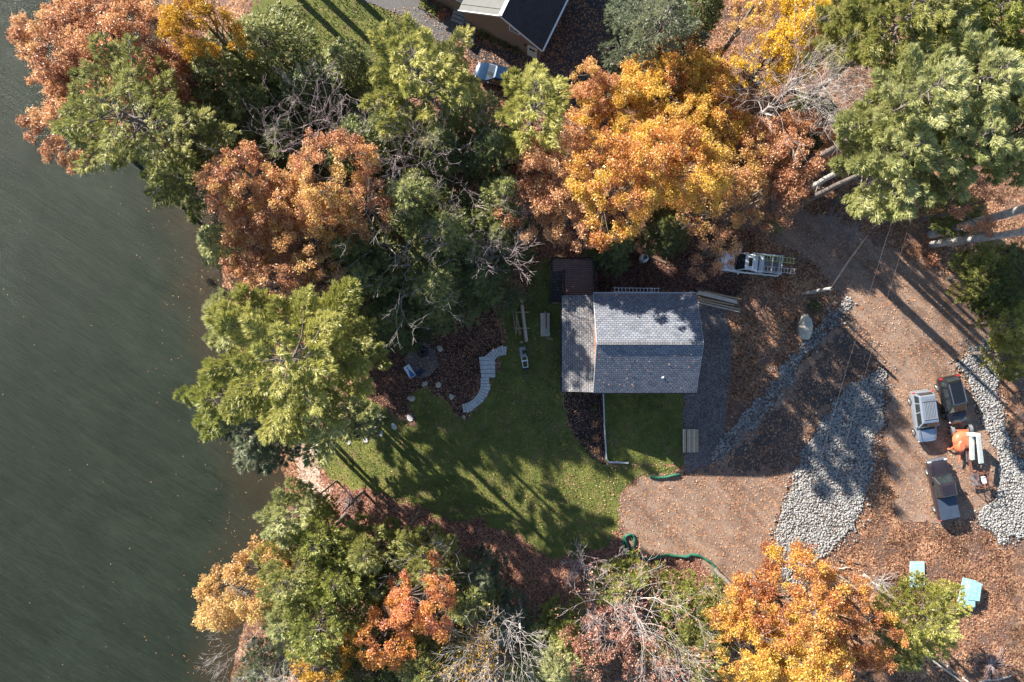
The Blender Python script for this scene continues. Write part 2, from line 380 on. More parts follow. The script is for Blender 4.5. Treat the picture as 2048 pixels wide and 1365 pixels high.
def roadmat(name, c1, c2, leaf):
    m, nt, b, out = newmat(name); co = objco(nt)
    mp = nt.nodes.new('ShaderNodeMapping'); mp.inputs['Rotation'].default_value = (0, 0, R(40)); nt.links.new(co, mp.inputs[0]); mq = nt.nodes.new('ShaderNodeMapping'); mq.inputs['Scale'].default_value = (.16, 1.1, 1); nt.links.new(mp.outputs[0], mq.inputs[0])
    n = mrange(nt, mathn(nt, 'ADD', mathn(nt, 'MULTIPLY', noise(nt, co, .45, 7, .65, .6), .55), mathn(nt, 'MULTIPLY', noise(nt, mq.outputs[0], 1.0, 6, .6, .5), .45)), .38, .62); fine = mrange(nt, noise(nt, co, 16, 4, .8), .25, .75, .7, 1.3)
    c = mixc(nt, n, c1, c2); c = mixc(nt, 1.0, c, fine, 'MULTIPLY')
    v = voro(nt, co, 8.5); dens = mrange(nt, noise(nt, co, .55, 4), .35, .65, .90, .60)
    hit = mathn(nt, 'GREATER_THAN', sep(nt, v, 0), dens)
    lc = ramp(nt, leaf, sep(nt, v, 1)); c = mixc(nt, mathn(nt, 'MULTIPLY', hit, .8), c, lc)
    nt.links.new(c, b.inputs['Base Color']); b.inputs['Roughness'].default_value = .9; b.inputs['Specular IOR Level'].default_value = .25
    bump(nt, b, mathn(nt, 'ADD', fine, hit), .5, .03); return m
LEAFC = [(0, (.16,.07,.04)), (.5, (.36,.16,.07)), (1, (.52,.32,.19))]
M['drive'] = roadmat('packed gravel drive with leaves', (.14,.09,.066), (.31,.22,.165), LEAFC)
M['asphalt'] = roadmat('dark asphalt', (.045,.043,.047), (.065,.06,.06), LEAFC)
M['painted_shade'] = roadmat('gravel drive in painted shade', (.055,.048,.046), (.10,.08,.068), LEAFC)  # drive gravel tone darkened to paint in the house shade
def grassmat():
    m, nt, b, out = newmat('lawn grass'); co = objco(nt)
    n1 = mrange(nt, noise(nt, co, .5, 6, .7, .5), .32, .68); n2 = noise(nt, co, 13, 5, .8)
    c = ramp(nt, [(0, (.05,.06,.018)), (.4, (.11,.13,.03)), (.7, (.20,.20,.05)), (1, (.30,.25,.09))],
             mathn(nt, 'ADD', mathn(nt, 'MULTIPLY', n1, .45), mathn(nt, 'MULTIPLY', mrange(nt, n2, .3, .7), .5)))
    pf = mrange(nt, noise(nt, co, .8, 7, .7), .52, .64); c = mixc(nt, mathn(nt, 'MULTIPLY', pf, .6), c, (.22,.15,.08))
    nt.links.new(c, b.inputs['Base Color']); b.inputs['Roughness'].default_value = .85; b.inputs['Specular IOR Level'].default_value = .2
    bump(nt, b, n2, .9, .08); return m
M['lawn'] = grassmat()
def watermat():
    m, nt, b, out = newmat('lake water'); co = objco(nt)
    a = nt.nodes.new('ShaderNodeAttribute'); a.attribute_name = 'tint'
    mr = nt.nodes.new('ShaderNodeMapping'); mr.inputs['Rotation'].default_value = (0, 0, R(33)); nt.links.new(co, mr.inputs[0])
    mp = nt.nodes.new('ShaderNodeMapping'); mp.inputs['Scale'].default_value = (.09, .8, 1); nt.links.new(mr.outputs[0], mp.inputs[0])
    st = mrange(nt, noise(nt, mp.outputs[0], 1.1, 6, .72, .5), .3, .7)
    ms = nt.nodes.new('ShaderNodeMapping'); ms.inputs['Scale'].default_value = (.7, 5.5, 1); nt.links.new(mr.outputs[0], ms.inputs[0])
    c = mixc(nt, st, (.015,.020,.013), (.023,.029,.020)); c = mixc(nt, 1.0, c, mrange(nt, noise(nt, ms.outputs[0], 1.0, 5, .75, .6), .3, .7, .72, 1.3), 'MULTIPLY'); c = mixc(nt, 1.0, c, mrange(nt, noise(nt, co, .12, 5, .6, .8), .3, .7, .82, 1.18), 'MULTIPLY'); c = mixc(nt, mrange(nt, noise(nt, co, 14, 3, .8), .35, .65), c, mixc(nt, 1.0, c, (1.5,1.5,1.5), 'MULTIPLY'))
    c = mixc(nt, a.outputs['Fac'], c, (.048,.036,.022))
    nt.links.new(c, b.inputs['Base Color']); b.inputs['Roughness'].default_value = .16; b.inputs['IOR'].default_value = 1.33
    mp2 = nt.nodes.new('ShaderNodeMapping'); mp2.inputs['Rotation'].default_value = (0, 0, R(-50)); mp2.inputs['Scale'].default_value = (1, 2.2, 1)
    nt.links.new(co, mp2.inputs[0])
    h = mathn(nt, 'ADD', noise(nt, mp2.outputs[0], 5.5, 6, .7, .3), mathn(nt, 'MULTIPLY', st, .5))
    b.inputs['Specular IOR Level'].default_value = .12; bump(nt, b, h, .8, .10); return m
M['water'] = watermat()

# ------------------------------------------------------------------ setting: ground, water, sheets
def sheet(name, poly_px, mat, off, step=.13, wob=.35, seed=1, clip=None):
    poly = [G(a, b)[:2] for a, b in poly_px]
    xs = [p[0] for p in poly]; ys = [p[1] for p in poly]
    gx = np.arange(min(xs)-1, max(xs)+1, step); gy = np.arange(min(ys)-1, max(ys)+1, step)
    X, Y = np.meshgrid(gx, gy); cx = X[:-1, :-1]+step/2; cy = Y[:-1, :-1]+step/2
    sd = poly_sdf(cx, cy, poly)+wob*(vnoise(cx, cy, .9, seed)-.5)*2+wob*.8*(vnoise(cx, cy, 4.5, seed+5)-.5)*2
    keep = sd > 0
    n0, n1 = X.shape; id_ = np.arange(n0*n1).reshape(n0, n1)
    q = np.stack([id_[:-1, :-1][keep], id_[:-1, 1:][keep], id_[1:, 1:][keep], id_[1:, :-1][keep]], 1)
    used, inv = np.unique(q, return_inverse=True)
    v = np.stack([X.ravel()[used], Y.ravel()[used], hgt(X.ravel()[used], Y.ravel()[used])+off], 1)
    o = np_mesh(name, v, 4, mat, idx=inv.reshape(-1, 4), smooth=True); o['kind'] = 'structure'
    return o, poly
gx = np.concatenate([np.linspace(-400, -46, 12), np.arange(-45, 46, .4), np.linspace(47, 400, 12)])
gy = np.concatenate([np.linspace(-400, -35, 12), np.arange(-34, 38, .4), np.linspace(39, 400, 12)])
X, Y = np.meshgrid(gx, gy); n0, n1 = X.shape; ids = np.arange(n0*n1).reshape(n0, n1)
q = np.stack([ids[:-1, :-1], ids[:-1, 1:], ids[1:, 1:], ids[1:, :-1]], -1).reshape(-1, 4)
o = np_mesh('ground', np.stack([X.ravel(), Y.ravel(), hgt(X.ravel(), Y.ravel())], 1), 4, M['ground'], idx=q, smooth=True); o['kind'] = 'structure'
gx = np.concatenate([np.linspace(-400, -50, 8), np.arange(-49, -14, .5), np.linspace(-13.5, 0, 5)]); gy = np.concatenate([np.linspace(-400, -36, 8), np.arange(-35, 40, .5), np.linspace(41, 400, 8)])
X, Y = np.meshgrid(gx, gy); n0, n1 = X.shape; ids = np.arange(n0*n1).reshape(n0, n1)
q = np.stack([ids[:-1, :-1], ids[:-1, 1:], ids[1:, 1:], ids[1:, :-1]], -1).reshape(-1, 4)
dsh = X.ravel()-shore(Y.ravel()); tw = np.clip(1+(dsh+.3)/6.0+.5*(vnoise(X.ravel(), Y.ravel(), .5, 3)-.5), 0, 1)*.85
o = np_mesh('water', np.stack([X.ravel(), Y.ravel(), np.full(X.size, WATER_Z)], 1), 4, M['water'], idx=q, smooth=True, tint=tw); o['kind'] = 'structure'

L1 = [(625,900),(650,850),(700,830),(735,790),(790,830),(828,850),(815,785),(850,772),(900,805),(925,840),(965,805),(992,740),(1014,690),(1003,640),(1000,612),(1050,590),(1055,530),(1100,520),(1124,600),(1126,790),(1140,850),(1170,890),(1210,930),(1255,930),(1368,930),(1330,950),(1275,958),(1245,985),(1240,1040),(1225,1085),(1160,1122),(1090,1120),(1040,1080),(960,1052),(900,1045),(820,1015),(760,990),(700,975),(650,955)]
drv = [(1400,430),(1470,395),(1560,395),(1620,425),(1690,445),(1750,490),(1850,520),(1920,560),(1995,620),(1985,680),(1930,700),(1912,740),(1960,830),(1995,900),(2010,960),(1960,1025),(1900,1048),(1800,1045),(1780,960),(1772,880),(1778,740),(1740,725),(1640,830),(1590,920),(1565,1000),(1540,1100),(1520,1200),(1470,1210),(1430,1160),(1400,1120),(1330,1115),(1260,1095),(1238,1040),(1240,990),(1280,952),(1370,950),(1420,925),(1500,860),(1560,780),(1625,700),(1690,630),(1680,585),(1640,540),(1560,485),(1470,450)]
sheet('lawn', L1, M['lawn'], .02, seed=2, wob=.4)
sheet('lawn', [(1206,775),(1366,775),(1367,930),(1209,926)], M['lawn'], .02, seed=3, wob=.02)
sheet('lawn', [(540,-90),(700,-90),(740,0),(830,45),(905,100),(940,170),(860,200),(700,180),(600,150),(540,90),(490,60)], M['lawn'], .02, seed=4, wob=.5)
sheet('mulch', [(850,590),(985,610),(1004,690),(960,712),(957,770),(925,838),(895,800),(862,775),(815,785),(828,850),(790,830),(735,790),(730,700),(770,640)], M['mulch'], .035, seed=5, wob=.3)
sheet('mulch', [(1124,780),(1206,780),(1211,930),(1180,912),(1142,862)], M['bed'], .04, seed=6, wob=.12)
sheet('mulch', [(1190,455),(1440,455),(1450,520),(1500,560),(1470,610),(1450,600),(1400,592),(1190,592)], M['mulch'], .03, seed=7, wob=.5)
sheet('leaf_carpet', [(880,1060),(960,1052),(1040,1080),(1090,1120),(1160,1122),(1225,1085),(1262,1090),(1330,1112),(1400,1115),(1430,1170),(1440,1260),(1300,1290),(1150,1290),(1000,1200),(920,1130)], M['redlitter'], .03, seed=8, wob=.7)
sheet('driveway', drv, M['drive'], .05, seed=9, wob=.3)
sheet('driveway', [(1702,640),(1650,702),(1584,788),(1486,892),(1430,938),(1385,944),(1578,930),(1640,826),(1742,718),(1750,690)], M['painted_shade'], .065, seed=16, wob=.6)  # house shadow painted onto the drive as a darker sheet
sheet('driveway', [(925,85),(1010,100),(1075,110),(1130,0),(1150,-120),(1420,-120),(1300,60),(1220,190),(1060,230),(985,150),(935,112)], M['asphalt'], .045, seed=10, wob=.2)
sheet('path', [(680,-90),(800,-40),(897,30),(928,60),(902,96),(868,78),(800,30),(722,0)], M['concrete'], .05, seed=11, wob=.03)
GRV = [(1366,780),(1385,780),(1395,590),(1452,620),(1464,700),(1455,800),(1447,880),(1425,925),(1376,948),(1368,930)]
sheet('gravel', GRV, M['gravel'], .06, seed=12, wob=.12)
sheet('gravel', [(972,570),(1012,565),(1045,580),(1038,612),(1004,622),(975,605)], M['gravel'], .045, seed=13, wob=.35)
sheet('sand', [(586,850),(636,865),(642,950),(670,1010),(625,1010),(592,940)], M['sand'], .045, seed=14, wob=.35)
sheet('leaf_carpet', [(1620,1130),(1760,1120),(1900,1150),(2100,1190),(2100,1420),(1500,1420),(1540,1160)], M['ground'], .02, seed=15, wob=.7)
sheet('leaf_carpet', [(636,955),(700,972),(760,988),(820,1012),(900,1043),(960,1050),(1040,1078),(1010,1150),(880,1130),(760,1080),(650,1040)], M['redlitter'], .045, seed=18, wob=.5)
RIP = [
 [(1768,725),(1777,745),(1767,830),(1747,900),(1737,980),(1730,1020),(1700,1070),(1640,1112),(1625,1150),(1590,1175),(1555,1145),(1538,1110),(1558,1060),(1568,1010),(1590,940),(1602,900),(1652,822),(1702,772)],
 [(1935,692),(1978,688),(1988,740),(1995,800),(2012,860),(2035,920),(2120,960),(2120,1110),(2048,1072),(2000,1082),(1965,1055),(1955,1030),(1985,1000),(2000,960),(1990,900),(1965,850),(1945,790),(1925,750),(1912,725)],
 [(1694,598),(1697,610),(1645,682),(1606,722),(1574,776),(1530,828),(1482,876),(1442,920),(1420,926),(1432,893),(1472,852),(1522,792),(1562,738),(1610,688),(1658,632)]]
RS = []
rng = np.random.default_rng(11)
for i, pl in enumerate(RIP):
    _, wp = sheet('rubble', pl, M['rubblebase'], .075, seed=20+i, wob=.35)
    xs = [p[0] for p in wp]; ys = [p[1] for p in wp]; A = (max(xs)-min(xs)+2)*(max(ys)-min(ys)+2); n = int(A*(150 if i < 2 else 110))
    x = rng.uniform(min(xs)-1, max(xs)+1, n); y = rng.uniform(min(ys)-1, max(ys)+1, n)
    sd = poly_sdf(x, y, wp)+.45*(vnoise(x, y, .9, 20+i)-.5)*2-.05
    lf = vnoise(x, y, 1.1, 60+i)*.6+vnoise(x, y, 4, 61)*.4; k = ((sd > 0) & ((lf > .30+(.12 if i == 2 else 0)) | (rng.random(n) < .35))) | ((sd > -.7) & (rng.random(n) < .06)); RS.append(np.stack([x[k], y[k]], 1))
def icos():
    t = (1+sqrt(5))/2
    v = np.array([(-1,t,0),(1,t,0),(-1,-t,0),(1,-t,0),(0,-1,t),(0,1,t),(0,-1,-t),(0,1,-t),(t,0,-1),(t,0,1),(-t,0,-1),(-t,0,1)], float)
    v /= np.linalg.norm(v[0])
    f = np.array([(0,11,5),(0,5,1),(0,1,7),(0,7,10),(0,10,11),(1,5,9),(5,11,4),(11,10,2),(10,7,6),(7,1,8),(3,9,4),(3,4,2),(3,2,6),(3,6,8),(3,8,9),(4,9,5),(2,4,11),(6,2,10),(8,6,7),(9,8,1)])
    return v, f
IV, IF = icos()
def stones(name, xy, r0, r1, mat, z=.08, seed=1):
    rg = np.random.default_rng(seed); n = len(xy)
    r = r0+(r1-r0)*rg.random(n)**2.0; v = IV[None]*r[:, None, None]*rg.uniform(.6, 1.25, (n, 12, 1))*np.array([1, 1, .75])*rg.uniform(.7, 1.3, (n, 1, 3))
    a = rg.uniform(0, 6.28, n); ca, sa = np.cos(a)[:, None], np.sin(a)[:, None]
    x = v[:, :, 0]*ca-v[:, :, 1]*sa; y = v[:, :, 0]*sa+v[:, :, 1]*ca
    hz = hgt(xy[:, 0], xy[:, 1])[:, None]+z+r[:, None]*.15+rg.uniform(0, .035, (n, 1))
    vv = np.stack([x+xy[:, :1], y+xy[:, 1:2], v[:, :, 2]+hz], -1).reshape(-1, 3)
    idx = (IF[None]+(np.arange(n)*12)[:, None, None]).reshape(-1, 3)
    tt = np.repeat(np.clip(rg.normal(.48, .17, n), 0, 1), 12)
    return np_mesh(name, vv, 3, mat, idx=idx, tint=tt)
o = stones('rubble_stones', np.concatenate(RS), .03, .125, stuffmat('rubble stone', [(.12,.11,.10),(.24,.23,.215),(.33,.32,.30),(.46,.44,.41)]))
tag(o, 'grey broken stone rubble filling the three drainage strips', 'rubble', kind='stuff')
# fallen leaves, grass blades, floating leaves -----------------------------------------------------
def quads(c, size, rg, upb=1.2, asp=.65):
    n = len(c); nrm = rg.normal(size=(n, 3)); nrm /= np.linalg.norm(nrm, axis=1, keepdims=True); nrm[:, 2] += upb
    nrm /= np.linalg.norm(nrm, axis=1, keepdims=True); t = rg.normal(size=(n, 3)); u = np.cross(nrm, t); u /= np.linalg.norm(u, axis=1, keepdims=True)+1e-9
    w = np.cross(nrm, u); s = np.asarray(size).reshape(-1, 1)
    return np.stack([c+u*s, c+w*s*asp-u*s*.15, c-u*s, c-w*s*asp-u*s*.15], 1).reshape(-1, 3)
n = 300000; x = rng.uniform(-26, 46, n); y = rng.uniform(-31, 31, n)
wL = [G(a, b)[:2] for a, b in L1]; wD = [G(a, b)[:2] for a, b in drv]
ins = lambda poly: poly_sdf(x, y, poly) > .2
dens = np.full(n, .8); dens[ins(wL)] = .17; dr = ins(wD); dens[dr] = .16+.3*vnoise(x[dr], y[dr], .35, 9)
for w in ([G(a, b)[:2] for a, b in pl] for pl in RIP): dens[ins(w)] = .40
dens[ins([G(a, b)[:2] for a, b in [(1206,775),(1366,775),(1367,930),(1209,926)]])] = .03
dens[ins([G(a, b)[:2] for a, b in GRV])] = .1
dens[ins([G(a, b)[:2] for a, b in [(540,-90),(700,-90),(740,0),(830,45),(905,100),(940,170),(860,200),(700,180),(600,150),(540,90),(490,60)]])] = .12
dens[x < shore(y)+.4] = 0
k = rng.random(n) < dens*(.45+.9*vnoise(x, y, .5, 4)); x = x[k]; y = y[k]
c = np.stack([x, y, hgt(x, y)+.10+rng.uniform(0, .04, len(x))], 1)
tt = np.clip(.45+.5*(vnoise(x, y, .25, 6)-.5)+rng.normal(0, .22, len(x)), 0, 1)
o = np_mesh('fallen_leaves', quads(c, rng.uniform(.03, .065, len(x)), rng, 1.6), 4, stuffmat('fallen leaf', [(.09,.04,.03),(.25,.09,.055),(.42,.19,.10),(.55,.33,.20),(.62,.44,.30)]), tint=np.repeat(tt, 4))
tag(o, 'orange and brown fallen leaves strewn over ground and drive', 'leaves', kind='stuff')
n = 130000; x = rng.uniform(-20, 18, n); y = rng.uniform(-21, 32, n)
k = (ins([G(a, b)[:2] for a, b in L1]) | ins([G(a, b)[:2] for a, b in [(1207,785),(1365,785),(1366,928),(1210,926)]]) | ins([G(a, b)[:2] for a, b in [(540,-90),(700,-90),(740,0),(830,45),(905,100),(940,170),(860,200),(700,180),(600,150),(540,90)]]))
x = x[k]; y = y[k]; m_ = len(x); b0 = np.stack([x, y, hgt(x, y)+.02], 1); a = rng.uniform(0, 6.28, m_); w_ = .035
d = np.stack([np.cos(a), np.sin(a), np.zeros(m_)], 1)*w_; tip = b0+np.stack([rng.normal(0, .04, m_), rng.normal(0, .04, m_), rng.uniform(.06, .14, m_)], 1)
tt = np.clip(.25+.6*(vnoise(x, y, .5, 7)-.3)+rng.normal(0, .15, m_), 0, 1)
o = np_mesh('grass', np.stack([b0-d, b0+d, tip], 1).reshape(-1, 3), 3, stuffmat('grass blade', [(.05,.07,.018),(.12,.145,.032),(.23,.24,.055),(.36,.32,.13)]), tint=np.repeat(tt, 3))
tag(o, 'short green grass blades growing over the lawns', 'grass', kind='stuff')
n = 520; y = rng.uniform(-33, 20, n); x = shore(y)-rng.exponential(2.6, n)-.1; k = vnoise(x, y, .45, 12) > .42; x = x[k]; y = y[k]
y2 = rng.uniform(-33, 33, 60); x2 = shore(y2)-rng.uniform(3, 26, 60); x = np.append(x, x2); y = np.append(y, y2)
c = np.stack([x, y, np.full(len(x), WATER_Z+.03)], 1)
o = np_mesh('floating_leaves', quads(c, rng.uniform(.03, .065, len(x)), rng, 8), 4, stuffmat('floating leaf', [(.45,.16,.05),(.6,.28,.08),(.66,.44,.22)]), tint=np.repeat(rng.random(len(x)), 4))
tag(o, 'scattered orange leaves floating on the lake near shore', 'leaves', kind='stuff')
# ------------------------------------------------------------------ trees
def unit(v): return v/(np.linalg.norm(v, axis=-1, keepdims=True)+1e-9)
def trunk_segs(H, r0, rg, lean=(0, 0), wob=.12, n=7, top=.12):
    zs = np.linspace(0, H, n+1); p = np.stack([lean[0]*zs/H+np.cumsum(rg.normal(0, wob, n+1))*.5, lean[1]*zs/H+np.cumsum(rg.normal(0, wob, n+1))*.5, zs], 1)
    p[0, :2] = 0; p[0, 2] = -.6; rr = r0*(1-(1-top)*np.linspace(0, 1, n+1)**1.1)
    return [list(p[i])+list(p[i+1])+[rr[i], rr[i+1]] for i in range(n)], p
def tip_at(p, z):
    return np.array([np.interp(z, p[:, 2], p[:, 0]), np.interp(z, p[:, 2], p[:, 1]), z])
def emit(root, segs, bark, leaves, k, tint, fol, n1=7, crown='crown'):
    v, idx = segs_np(segs, n1); np_mesh('trunk', v, 4, bark, root, idx=idx, smooth=True)
    if leaves is not None: np_mesh(crown, leaves, k, fol, root, tint=tint)
def leafy(root, R_, H, depth, fol, bark, rg, dens=1.0, tb=.5, tv=.20, tr=.22, open_=0.0, base=.45, leaf=.105, tnoise=0):
    zc = H-depth*.62; Hc = depth*.6
    segs, tp = trunk_segs(zc+Hc*.2, .10+.012*H, rg, top=.4)
    ncl = int(max(10, (6.6 if R_ > 2.2 else 7.4)*R_*R_*dens*(1-open_*.55)))
    ph = rg.uniform(0, 6.28, 5)
    d = unit(rg.normal(size=(ncl, 3))); d[:, 2] = np.abs(d[:, 2])*1.15-.28; d = unit(d)
    th = np.arctan2(d[:, 1], d[:, 0])
    lob = .84+.11*np.sin(2*th+ph[0])+.10*np.sin(3*th+ph[1])+.08*np.sin(5*th+ph[2])+.05*np.sin(8*th+ph[3])
    rf = (rg.random(ncl)**.45)*.5+.5
    c = np.stack([d[:, 0]*R_*rf*lob, d[:, 1]*R_*rf*lob, zc+d[:, 2]*Hc*rf*(1.0+.18*np.sin(3*th+ph[4]))], 1)
    rho = rg.uniform(.30, .66, ncl)*min(1.15, .6+R_*.12)
    ct = np.clip(tb+rg.normal(0, tv, ncl)+.28*(vnoise(c[:, 0]+root.location[0], c[:, 1]+root.location[1], .35, 31)-.5)*2*(1+tnoise), 0.02, .98)
    # limbs
    K = int(6+R_*1.2); tips = c[rg.choice(ncl, min(K, ncl), replace=False)]; lp = []
    for t in tips:
        z0 = rg.uniform(base, .95)*zc; a = tip_at(tp, min(z0, tp[-1, 2])); pts = [a]
        for s in (.33, .66, .95): pts.append(a+(t-a)*s*np.array([1, 1, s**.55 if t[2] > a[2] else 1])+rg.normal(0, .14, 3)*R_*.25)
        r0 = .035+.018*R_
        for i in range(3): segs.append(list(pts[i])+list(pts[i+1])+[r0*(1-.28*i), r0*(1-.28*(i+1))])
        lp += [(pts[1]+pts[2])/2, pts[2], (pts[2]+pts[3])/2, pts[3]]
    lp = np.array(lp)
    for i in range(ncl):
        dd = np.linalg.norm(lp-c[i], axis=1); a = lp[dd.argmin()]; m = (a+c[i])/2+rg.normal(0, .12, 3)
        segs.append(list(a)+list(m)+[.03, .022]); segs.append(list(m)+list(c[i])+[.022, .012])
        for _ in range(3):
            e = c[i]+unit(rg.normal(size=3)+np.array([0, 0, .6]))*rho[i]*rg.uniform(.7, 1.15); segs.append(list(m*.3+c[i]*.7)+list(e)+[.014, .008])
    nl = np.maximum((190*dens*(rho/.65)**2*(.105/leaf)**1.8*(1-open_)).astype(int), 8); ci = np.repeat(np.arange(ncl), nl); N = len(ci)
    dv = unit(rg.normal(size=(N, 3))); rad = rho[ci]*(rg.random(N)**.5)*(1+.30*np.sin(dv[:, 0]*5+ci)*np.cos(dv[:, 1]*4+ci*2))
    pos = c[ci]+dv*rad[:, None]*np.array([1, 1, .62])
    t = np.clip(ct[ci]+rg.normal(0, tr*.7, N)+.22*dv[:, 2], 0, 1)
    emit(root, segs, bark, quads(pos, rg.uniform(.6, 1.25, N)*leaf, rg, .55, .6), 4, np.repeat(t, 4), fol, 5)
def conifer(root, R_, H, fol, bark, rg, style='pine', dens=1.0, tb=.55, base=.35, zt=None):
    segs, tp = trunk_segs(H, .09+.013*H, rg, wob=.10, top=.08)
    nb = int({'pine': 52, 'hemlock': 60, 'cedar': 44, 'spruce': 66}[style]*(.75+R_*.06)); P0, DV, SD, LL, WW, BI = [], [], [], [], [], []
    ga = rg.uniform(0, 6.28)
    out_p, out_d, out_t, out_s = [], [], [], []
    for b in range(nb):
        f = (b+.5)/nb                                        # 0 low .. 1 top
        z = H*(base+(1-base)*f**(.85)); z = min(z, H-.15)
        if style == 'pine': prof = (1-f)**.55*(.72+.28*min(1, f*3)); prof = max(prof, .10)
        elif style == 'cedar': prof = max((1-f)**.6, .1)
        else: prof = max((1-f)**.85, .05)
        L = R_*prof*(rg.uniform(.50, 1.28) if style == 'pine' else rg.uniform(.6, 1.18)); az = ga+b*2.39996+rg.normal(0, .25)
        if style == 'pine' and rg.random() < .12: L *= rg.uniform(.45, .7)
        u = np.array([cos(az), sin(az), 0.0]); s_ = np.array([-sin(az), cos(az), 0.0])
        rise = {'pine': .22, 'hemlock': -.16, 'cedar': .35, 'spruce': -.22}[style]
        a = tip_at(tp, z)
        def sp(t): return a+u[None]*(L*t)[:, None]+np.array([0, 0, 1.0])[None]*(L*(rise*t+(.16 if style != 'hemlock' else .0)*t*t))[:, None]
        ts_ = np.array([0, .35, .7, 1.0]); q = sp(ts_); q[1:3] += rg.normal(0, .05*L, (2, 3))*np.array([1, 1, .4]); r0 = .022+.012*L
        for i in range(3): segs.append(list(q[i])+list(q[i+1])+[r0*(1-.3*i), max(r0*(1-.3*(i+1)), .012)])
        W = L*{'pine': .14, 'hemlock': .28, 'cedar': .24, 'spruce': .17}[style]+.20
        nt_ = int((L*W*2*.62)*{'pine': 23, 'hemlock': 27, 'cedar': 26, 'spruce': 24}[style]*dens)+8
        ntw = max(5, int(L*{'pine': 2.4, 'hemlock': 3.2, 'cedar': 2.8, 'spruce': 3.2}[style]))
        ti = np.ceil(ntw*rg.uniform(.10 if style != 'pine' else .22, 1.0, nt_)**.8); ft = ti/ntw
        sg_ = np.where(((ti+rg.integers(0, 2, nt_)) % 2) == 0, 1.0, -1.0); tipm = ft > .999; sg_ = np.where(tipm & (rg.random(nt_) < .6), 0.0, sg_)
        jl = vnoise(ti*3.7+b, sg_*5.1+b*.7, 1.0, 5)*.7+.65
        lw_ = W*1.55*np.clip(np.sin(pi*(.16+.74*ft)), .30, 1)*jl; qq = rg.random(nt_)**.8
        tw = unit(u[None]*np.where(sg_ == 0, 1, .74)[:, None]+s_[None]*(sg_*.67)[:, None])
        lat = sg_*lw_*qq; tt_ = ft*.9+lw_*qq*.6/max(L, .3)
        p = sp(ft*.93)+tw*(lw_*qq)[:, None]+rg.normal(0, .045, (nt_, 3))
        p[:, 2] += rg.normal(0, .05, nt_)+np.abs(lat)*(.14 if style in ('pine', 'cedar') else -.26)
        for i in range(ntw):
            fz = (i+1)/ntw; lw = W*max(.15, sin(min(1, fz)*pi*.86+.25))*.8
            for sg in (-1, 1):
                p0 = sp(np.array([fz*.92]))[0]; p1 = sp(np.array([fz*.92+lw*.5/L]))[0]+s_*lw*sg
                if rg.random() < .6: segs.append(list(p0)+list(p1)+[.014, .007])
        fw = tw*.95+np.array([0, 0, {'pine': .40, 'hemlock': -.05, 'cedar': .5, 'spruce': .05}[style]])[None]
        out_p.append(p); out_d.append(np.repeat(unit(fw), 1, 0)); out_s.append(np.full(nt_, rg.normal(0, .10)+.18*(f-.5))); out_t.append(tt_)
    p = np.concatenate(out_p); d = np.concatenate(out_d); s_ = np.concatenate(out_s); t_ = np.concatenate(out_t)
    kb = {'pine': 13, 'hemlock': 8, 'cedar': 8, 'spruce': 8}[style]; p = np.repeat(p, kb, 0); d = np.repeat(d, kb, 0); s_ = np.repeat(s_, kb); t_ = np.repeat(t_, kb)
    N = len(p); spread = {'pine': .36, 'hemlock': .40, 'cedar': .42, 'spruce': .36}[style]
    d = unit(d+rg.normal(0, spread, (N, 3))*np.array([1, 1, .7 if style != 'hemlock' else .45])); ln = rg.uniform(.16, .30, N)*(.9 if style != 'pine' else 1.25)
    w = unit(np.cross(d, unit(rg.normal(size=(N, 3))*np.array([.45, .45, 1])+1e-6)))*({'pine': .027, 'hemlock': .034, 'cedar': .034, 'spruce': .03}[style]+.012*rg.random(N))[:, None]
    p = p+rg.normal(0, .05, (N, 3))
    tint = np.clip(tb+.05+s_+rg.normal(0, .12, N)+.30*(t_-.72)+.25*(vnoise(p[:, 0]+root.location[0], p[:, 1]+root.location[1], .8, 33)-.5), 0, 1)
    V = np.stack([p-w, p+w, p+d*ln[:, None]], 1).reshape(-1, 3)
    emit(root, segs, bark, V, 3, np.repeat(tint, 3), fol, 5)
